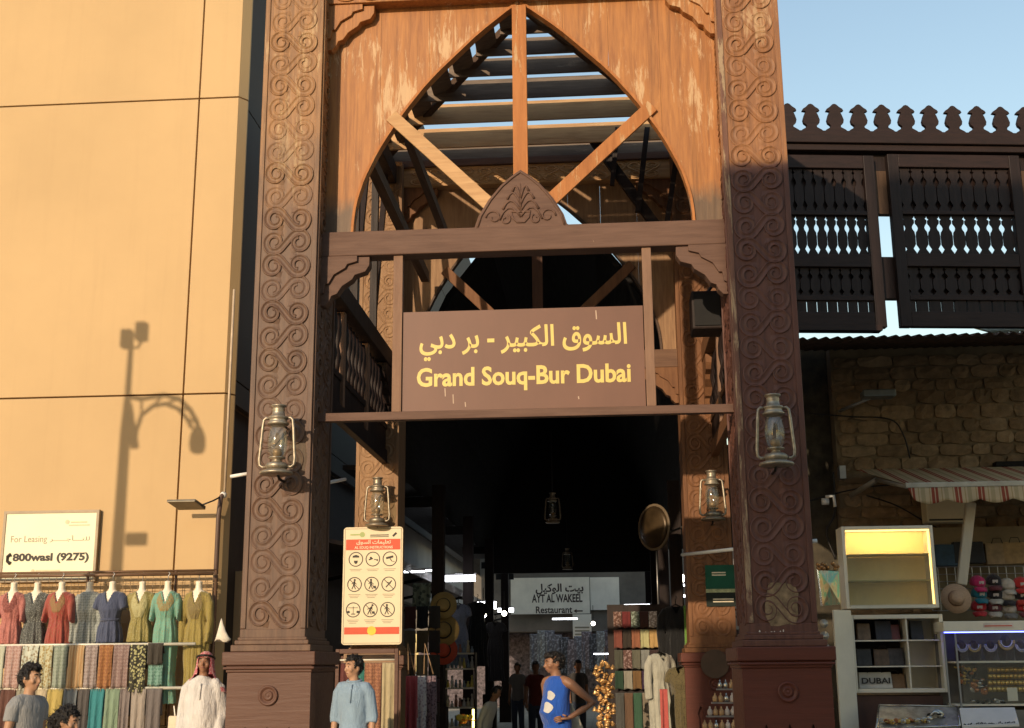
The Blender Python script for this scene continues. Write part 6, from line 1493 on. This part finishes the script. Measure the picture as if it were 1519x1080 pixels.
pile('bright yellow and orange toys beside the glowing tube', 692, 1072, 8.0, 0.12, 0.06, 16, [plain('toy yellow', (0.7,0.5,0.05), 0.5), plain('toy orange', (0.6,0.2,0.03), 0.5)], 'toys', (0.03, 0.05), 'toy_pile', 0.12)
# far shop front: hanging clothes that read as rows
random.seed(31)
ORD = ('first', 'second', 'third', 'fourth', 'fifth', 'sixth', 'seventh', 'eighth', 'ninth', 'tenth', 'eleventh', 'twelfth')
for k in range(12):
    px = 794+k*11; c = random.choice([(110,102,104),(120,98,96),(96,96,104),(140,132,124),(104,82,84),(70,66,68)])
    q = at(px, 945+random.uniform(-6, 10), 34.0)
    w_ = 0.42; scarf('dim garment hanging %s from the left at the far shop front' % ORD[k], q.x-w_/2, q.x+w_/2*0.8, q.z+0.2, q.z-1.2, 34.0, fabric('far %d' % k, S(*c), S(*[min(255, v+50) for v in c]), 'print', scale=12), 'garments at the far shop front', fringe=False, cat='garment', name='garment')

# ================================================================== people
VV = lambda x, y, z: Vector((x, y, z))
SKIN = {k: plain('skin '+k, c, 0.5, 0, 0.08, 10) for k, c in (('tan', (0.40,0.22,0.13)), ('brown', (0.26,0.125,0.07)), ('light', (0.48,0.30,0.20)), ('dark', (0.17,0.085,0.05)))}
M_HAIR = plain('dark hair', (0.012,0.009,0.008), 0.45, 0, 0.4, 40, (6, 6, 1), bmp=0.5)
M_EYEW = plain('eye white', (0.6,0.55,0.5), 0.3); M_EYEB = plain('iris', (0.02,0.012,0.008), 0.2); M_LIP = plain('lip', (0.26,0.10,0.08), 0.5)
def hand_mb(m, wrist, d, n, s=1.0, curl=0.5):
    """palm and five bent fingers; d = direction of the hand, n = back of the hand normal"""
    d = Vector(d).normalized(); n = Vector(n); n = (n-d*n.dot(d)).normalized(); b = d.cross(n)
    w = Vector(wrist)
    m.tube([w-d*0.02*s, w+d*0.03*s, w+d*0.085*s], [(0.024*s,0.018*s),(0.036*s,0.016*s),(0.04*s,0.014*s)], 10)
    for k, (off, ln) in enumerate(((-0.030, 0.062), (-0.010, 0.075), (0.010, 0.080), (0.029, 0.072))):
        p0 = w+d*0.075*s+b*off*s; l = ln*s
        p1 = p0+d*l*0.45-n*l*0.1*curl; p2 = p1+d*l*0.3-n*l*0.3*curl; p3 = p2+d*l*0.2-n*l*0.35*curl
        m.tube([p0, p1, p2, p3], [0.0095*s, 0.009*s, 0.008*s, 0.006*s], 7)
    p0 = w+d*0.02*s+b*0.03*s; m.tube([p0, p0+(d*0.03+b*0.025-n*0.01)*s, p0+(d*0.062+b*0.028-n*0.02)*s], [0.012*s, 0.010*s, 0.007*s], 7)
def person(label, loc, H, rz, skin, hy=0.0, hpitch=0.0, arms=None, top=None, bottom=None, hair='short', robe=None, scarf_m=None, sleeve=0.6, belly=0.0, hair_mat=None, sit=False, detail=True, lean=0.0, group=None, tank=False, collar=False):
    s = H/1.76
    t = thing('person', label, 'person', loc, group, rz=rz); t.scale = (0.9, 0.93, 1.0)
    V = lambda x, y, z: Vector((x, y, z))
    LN = lambda p: V(p.x, p.y - lean*max(0, p.z-0.95), p.z)
    arms = arms or {}
    sk = {}
    for sg, nm in ((-1, 'R'), (1, 'L')):
        sk[nm] = arms.get(nm, [V(sg*0.175,0,1.405), V(sg*0.222,0.02,1.13), V(sg*0.225,-0.05,0.89)])
    nb = V(0, 0.0, 1.50); HD = V(0, 0, -0.028)
    RH = Matrix.Rotation(hy, 3, 'Z') @ Matrix.Rotation(hpitch, 3, 'X')
    hp = lambda x, y, z: nb + HD + RH @ (V(x, y, z)-nb)
    sitd = -0.42 if sit else 0.0
    m = MB()
    m.loft([(V(0,0,0.86),0.14,0.10),(V(0,0,0.98),0.155,0.11),(V(0,-belly*.5,1.1),0.14,0.10+belly*.6),(V(0,-belly*.2,1.25),0.155,0.11),(V(0,0,1.37),0.17,0.10),(V(0,0,1.43),0.13,0.075),(V(0,0,1.475),0.06,0.058)], 18)
    m.tube([V(0,0.0,1.43), V(0,-0.005,1.49), hp(0,-0.012,1.58)], [0.07,0.057,0.054], 12)
    for sg in (-1, 1):
        if sit: m.tube([V(sg*0.09,0,0.90), V(sg*0.13,-0.40,0.93), V(sg*0.13,-0.42,0.52)], [0.085,0.062,0.042], 10)
        else:
            m.tube([V(sg*0.085,0,0.90), V(sg*0.095,-0.01,0.50), V(sg*0.10,0.03,0.08)], [0.088,0.058,0.040], 10); m.ball(V(sg*0.105,-0.05,0.045), 0.045, 0.125, 0.042)
    for nm in 'RL':
        a, e, w = sk[nm]; m.tube([VV(a.x*0.45,a.y,a.z+0.03), VV(a.x*0.85,a.y,a.z+0.002), a.lerp(e, .12), a.lerp(e, .5), e, e.lerp(w, .4), w], [0.045,0.056,0.054,0.047,0.04,0.038,0.026], 10)
    hd = MB()
    hd.ball(V(0,-0.012,1.655), 0.074, 0.094, 0.108, 18, 12); hd.ball(V(0,-0.04,1.592), 0.052, 0.058, 0.05, 14, 9); hd.ball(V(0,-0.075,1.565), 0.022, 0.022, 0.02)
    hd.tube([V(0,-0.098,1.665), V(0,-0.112,1.64), V(0,-0.122,1.622), V(0,-0.10,1.612)], [0.010,0.012,0.016,0.014], 8)
    hd.ball(V(0,-0.088,1.682), 0.055, 0.022, 0.016); hd.ball(V(0,-0.098,1.588), 0.024, 0.012, 0.012)
    for sg in (-1, 1): hd.ball(V(sg*0.078,0.005,1.640), 0.012, 0.022, 0.034); hd.ball(V(sg*0.045,-0.07,1.625), 0.026, 0.026, 0.026)
    hd.v = [nb + HD + RH @ (v-nb) for v in hd.v]; m.v = m.v; m.add(hd.v, hd.f)
    me = fuse(m, 0.0105 if detail else 0.016, 3)
    full = MB(); full.add([v.co.copy() for v in me.vertices], [tuple(p.vertices) for p in me.polygons]); bpy.data.meshes.remove(me)
    for nm, sg in (('R', -1), ('L', 1)):
        a, e, w = sk[nm]; hand_mb(full, w, arms.get(nm+'d', (w-e)), arms.get(nm+'n', V(sg, 0, 0)), 1.0)
    fin = lambda mb: (setattr(mb, 'v', [LN(v)*s + V(0, 0, sitd*s) for v in mb.v]), mb)[1]
    fin(full).build('body', SKIN[skin], t, True, local=True)
    def part(nm, mb, mt, vox=0.012, amp=0.008, cut=None, it=4, fr=(7, 7, 3)):
        me = fuse(mb, vox if detail else 0.018, it)
        nr = [v.normal.copy() for v in me.vertices]
        for v, n in zip(me.vertices, nr):
            c = v.co; v.co = c + n*amp*(noise.noise(V(c.x*fr[0]+H*7, c.y*fr[1], c.z*fr[2]))*1.4+0.2*noise.noise(V(c.x*25, c.y*25, c.z*12)))
        if cut: cut_faces(me, cut)
        for v in me.vertices: v.co = LN(v.co)*s + V(0, 0, sitd*s)
        me.materials.append(mt); return link(me, nm, t)
    if robe:
        g = MB().loft([(V(0,0,0.10),0.25,0.19),(V(0,0,0.5),0.22,0.16),(V(0,0,0.9),0.205,0.15),(V(0,-0.02,1.1),0.195,0.15),(V(0,0,1.28),0.20,0.14),(V(0,0,1.39),0.20,0.115),(V(0,0,1.445),0.14,0.09),(V(0,0,1.50),0.067,0.066)], 24)
        for nm in 'RL':
            a, e, w = sk[nm]; g.tube([V(a.x*0.4,a.y,a.z+0.02), V(a.x*0.82,a.y,a.z-0.005), a.lerp(e, .14), e, w], [0.055,0.072,0.078,0.076,0.068], 12)
        part('robe', g, robe, 0.013, 0.016, None, 3, (9, 9, 1.6))
        pk = MB().tube([V(0,-0.125,1.42), V(0,-0.15,1.25)], [0.008,0.008], 5); fin(pk).build('placket', robe, t, True, local=True)
    if top:
        g = MB().loft([(V(0,0,0.84),0.175,0.125),(V(0,0,0.95),0.178,0.13),(V(0,-belly*.55,1.08),0.162,0.118+belly*.65),(V(0,-belly*.25,1.25),0.172,0.125),(V(0,0,1.37),0.188 if not tank else 0.178,0.118),(V(0,0,1.435),0.145 if not tank else 0.150,0.095),(V(0,0,1.478),0.08,0.07)], 24)
        if not tank:
            for nm in 'RL':
                a, e, w = sk[nm]; k = sleeve
                S0 = [V(a.x*0.4,a.y,a.z+0.022), V(a.x*0.82,a.y,a.z+0.0), a.lerp(e, .14)]
                P_ = S0+[a.lerp(e, .4), a.lerp(e, min(1, k))] if k <= 1 else S0+[e, e.lerp(w, k-1)]
                g.tube(P_, [0.060,0.071,0.069,0.064,0.064 if k < 1 else 0.054], 12)
        part('shirt', g, top, 0.011, 0.009)
        if collar:
            cl = MB().tube([V(0.078*cos(k*pi/10), 0.005+0.072*sin(k*pi/10), 1.487+0.012*sin(k*pi/10)) for k in range(21)], 0.014, 8).tube([V(0.008,-0.100,1.452), V(0.004,-0.128,1.38), V(0,-0.138,1.27)], [0.008,0.009,0.006], 6); fin(cl).build('collar', top, t, True, local=True)
    if bottom:
        g = MB().loft([(V(0,0,0.80),0.165,0.12),(V(0,0,0.92),0.168,0.122),(V(0,0,0.99),0.165,0.118)], 20)
        for sg in (-1, 1):
            if sit: g.tube([V(sg*0.09,0,0.90), V(sg*0.13,-0.40,0.93), V(sg*0.13,-0.42,0.56)], [0.105,0.082,0.07], 12)
            else: g.tube([V(sg*0.09,0,0.88), V(sg*0.10,-0.005,0.48), V(sg*0.105,0.025,0.12)], [0.105,0.08,0.066], 12)
        part('trousers', g, bottom, 0.014, 0.01)
    hm = hair_mat or M_HAIR
    if hair in ('short', 'full', 'tied'):
        k = 1.0 if hair == 'short' else 1.12
        g = MB().ball(V(0,0.004,1.672), 0.083*k, 0.104, 0.105*k, 18, 12)
        if hair == 'full': g.ball(V(0,-0.035,1.745), 0.075, 0.075, 0.04); g.ball(V(0,0.05,1.66), 0.08, 0.07, 0.09)
        if hair == 'short': g.ball(V(0.01,-0.04,1.742), 0.062, 0.058, 0.034)
        if hair == 'tied': g.ball(V(0,0.06,1.66), 0.085, 0.07, 0.10); g.tube([V(0,0.10,1.68), V(0,0.15,1.62), V(0,0.14,1.5)], [0.04,0.045,0.02], 8)
        g.v = [nb + HD + RH @ (v-nb) for v in g.v]
        inv = RH.inverted()
        def cutf(c):
            q = inv @ (c-HD-nb) + nb
            return (q.y < -0.045 and q.z < 1.705+0.25*abs(q.x)) or (q.z < 1.64 and q.y < 0.01) or q.z < (1.575 if hair != 'tied' else 1.45) 
        ho = part('hair', g, hm, 0.0075, 0.020, cutf, 1, (42, 42, 30))
        if detail:
            rn = random.Random(label); tf = MB(); hv = [(v.co.copy(), v.normal.copy()) for v in ho.data.vertices]
            for _ in range(900):
                c, n = rn.choice(hv); dd = (n*0.55+V(rn.uniform(-.6,.6), rn.uniform(-.6,.6), rn.uniform(-.8,.3))).normalized(); sd_ = dd.cross(n+V(.01,0,0)).normalized()*0.0028
                tf.add([c-sd_-n*.004, c+sd_-n*.004, c+dd*rn.uniform(.016,.036)], [(0,1,2)])
            to = tf.build('hair_tufts', hm, ho, local=True); to['kind'] = 'stuff'
    if scarf_m:
        g = MB().ball(V(0,0.01,1.675), 0.098, 0.118, 0.115, 20, 12)
        g.loft([(V(0,0.04,1.33),0.285,0.13),(V(0,0.04,1.42),0.245,0.125),(V(0,0.03,1.52),0.14,0.11),(V(0,0.02,1.62),0.11,0.11),(V(0,0.01,1.70),0.10,0.115)], 22)
        g.v = [nb + HD + RH @ (v-nb) for v in g.v]; inv = RH.inverted()
        def cutg(c):
            q = inv @ (c-HD-nb) + nb
            return (q.y < -0.02 and abs(q.x) < 0.072 and q.z < 1.705) or (q.y < -0.035 and q.z < 1.53) or (q.y < 0.0 and q.z < 1.52 and abs(q.x) < 0.10) or q.z < 1.35
        part('head_scarf', g, scarf_m, 0.011, 0.010, cutg, 3)
        m2 = MB().tube([nb + HD + RH @ (V(0.103*cos(k*pi/10), 0.012+0.122*sin(k*pi/10), 1.722)-nb) for k in range(21)], 0.012, 8); fin(m2).build('head_cord', M_IRON, t, True, local=True)
    if detail:
        for sg in (-1, 1):
            e = MB().ball(hp(sg*0.032,-0.089,1.655), 0.0105, 0.0065, 0.0062, 8, 6); fin(e).build('eye', M_EYEW, t, True, local=True)
            e = MB().ball(hp(sg*0.032,-0.0945,1.655), 0.0062, 0.004, 0.006, 8, 6); fin(e).build('iris', M_EYEB, t, True, local=True)
            e = MB().tube([hp(sg*0.014,-0.104,1.681), hp(sg*0.034,-0.102,1.687), hp(sg*0.054,-0.088,1.680)], [0.004,0.006,0.003], 6); fin(e).build('eyebrow', hm, t, True, local=True)
        e = MB().tube([hp(-0.024,-0.098,1.589), hp(0,-0.108,1.592), hp(0.024,-0.098,1.589)], [0.003,0.006,0.003], 6); fin(e).build('mouth', M_LIP, t, True, local=True)
    return t
def base(px, Y): q = at(px, 1030, Y); return Vector((q.x, Y, 0))
M_JEAN = fabric('dark denim', (0.04,0.05,0.08)); M_KHAKI = fabric('khaki cotton', (0.20,0.17,0.10))
person('young man with dark hair in a grey T shirt walking past the scarves', base(43, -2.2), 1.66, radians(68), 'tan', 0.1, 0.0, top=fabric('grey jersey', (0.26,0.26,0.26)), bottom=M_JEAN, hair='full', sleeve=0.55)
person('person with tied dark hair at the bottom left edge, head only in view', base(97, -4.2), 1.37, radians(75), 'tan', 0.15, 0.25, top=fabric('wine cotton', (0.18,0.05,0.05)), bottom=M_JEAN, hair='tied')
person('man in a long white robe and red checked head scarf beside the left pedestal', base(301, 1.0), 1.79, radians(4), 'brown', 0.0, -0.22, robe=fabric('white kandura', (0.60,0.57,0.54)), scarf_m=fabric('red check', (0.50,0.10,0.12), (0.62,0.42,0.38), 'print', scale=70), hair='none')
person('young man in a light blue shirt looking left under the arch', base(525, 0.05), 1.735, radians(-6), 'tan', radians(-42), 0.0, top=fabric('light blue cotton', (0.24,0.33,0.42)), bottom=M_JEAN, hair='short', sleeve=1.25, collar=True)
tk = person('man in a blue tank top with one hand on his hip in the passage', base(826, 1.9), 1.765, radians(-46), 'brown', radians(-24), 0.10,
    arms={'L': [VV(0.185,0.0,1.415), VV(0.345,0.20,1.18), VV(0.215,-0.03,1.02)], 'Ld': VV(-0.5,-0.8,-0.05), 'Ln': VV(0.7,-0.2,0.5), 'R': [VV(-0.185,0,1.415), VV(-0.25,0.08,1.14), VV(-0.22,0.06,0.88)]},
    top=fabric('royal blue jersey', (0.018,0.085,0.40)), bottom=M_KHAKI, hair='short', tank=True, belly=0.07)
tk.scale = (1.06, 1.1, 1.0)
shirt = [c for c in tk.children if c.name.startswith('shirt')][0].data
bv = BVHTree.FromPolygons([v.co for v in shirt.vertices], [tuple(p.vertices) for p in shirt.polygons])
def on_shirt(u, z):
    d = VV(0.40, -0.917, 0); sd = VV(0.917, 0.40, 0); h = bv.ray_cast(VV(0, 0, z)+d*1.0+sd*u, -d)
    return h[0]+d*0.006 if h[0] is not None else VV(0, 0, z)+d*0.14+sd*u
for cu, cz, r_ in ((0.0, 1.27, 0.05), (-0.02, 1.14, 0.058)):
    ring_ = [(cu+r_*0.9*cos(a_)*(1+0.2*cos(3*a_)), cz+r_*1.1*sin(a_)*(1+0.16*cos(2*a_+1))) for a_ in [2*pi*k/16 for k in range(16)]]
    pts = [on_shirt(cu, cz)] + [on_shirt(cu+(a_-cu)*.5, cz+(b_-cz)*.5) for a_, b_ in ring_] + [on_shirt(*q_) for q_ in ring_]
    m = MB().add(pts, [(0, 1+k, 1+(k+1) % 16) for k in range(16)] + [(1+k, 17+k, 17+(k+1) % 16, 1+(k+1) % 16) for k in range(16)])
    m.build('white_print', plain('white print', (0.5,0.48,0.45), 0.7), tk, local=True, solid=0.002)
t = thing('carrier_bag', 'cream carrier bag hanging from the hand of the man in the blue tank top', 'bag', at(852, 1050, 2.1))
q = at(848, 1050, 2.1)
MB().loft([(q+VV(0.05,0,-0.42),0.10,0.05),(q+VV(0.05,0,-0.3),0.11,0.06),(q+VV(0.03,0,-0.12),0.06,0.04),(q,0.02,0.02),(q+VV(-0.01,0,0.05),0.025,0.02)], 12).build('sack', plain('cream film', (0.62,0.52,0.36), 0.4, 0, 0.2, 8), t, True)
person('seated man in a white shirt bending forward in the left shops', base(716, 8.8), 1.70, radians(70), 'brown', 0.1, 0.15, top=fabric('white cotton', (0.5,0.48,0.45)), bottom=M_JEAN, hair='short', sit=True, lean=0.35, sleeve=1.5, detail=False)
so = MB().lathe([(0.18,0),(0.15,0.03),(0.14,0.42),(0.19,0.46),(0.0,0.47)], 14, base(714, 8.85)).build('stool', M_DARK, None, True); tag(so, 'dark round stool under the seated man in white', 'stool')
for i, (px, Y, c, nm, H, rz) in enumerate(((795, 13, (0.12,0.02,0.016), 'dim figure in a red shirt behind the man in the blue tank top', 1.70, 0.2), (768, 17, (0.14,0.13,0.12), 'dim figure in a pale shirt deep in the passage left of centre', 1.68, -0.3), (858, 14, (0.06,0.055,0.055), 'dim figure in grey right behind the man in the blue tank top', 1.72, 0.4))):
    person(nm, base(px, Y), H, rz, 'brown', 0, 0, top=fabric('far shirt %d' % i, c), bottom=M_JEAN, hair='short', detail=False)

q0, q1 = at(1027, 490, 1.3), at(1070, 432, 1.3)  # dark box under the bracket, added to keep sun off the corner wall
t = thing('sun_block_box', 'dark box loudspeaker hung inside the gate under the right bracket', 'sun_block_box', ((q0.x+q1.x)/2, 1.4, q0.z))
MB().box(q0.x, q1.x, 1.25, 1.65, q0.z, q1.z).build('cabinet', M_DARK, t, bevel=0.02)
MB().box(q0.x+0.03, q1.x-0.03, 1.235, 1.249, q0.z+0.04, q1.z-0.04).build('front_plate', plain('dull black face', (0.012,0.011,0.011), 0.8), t)
MB().tube([((q0.x+q1.x)/2, 1.45, q1.z), ((q0.x+q1.x)/2+.2, 1.45, q1.z+0.25)], 0.02, 6).build('mount', M_IRON, t)
bpy.data.scenes.remove(TMP)
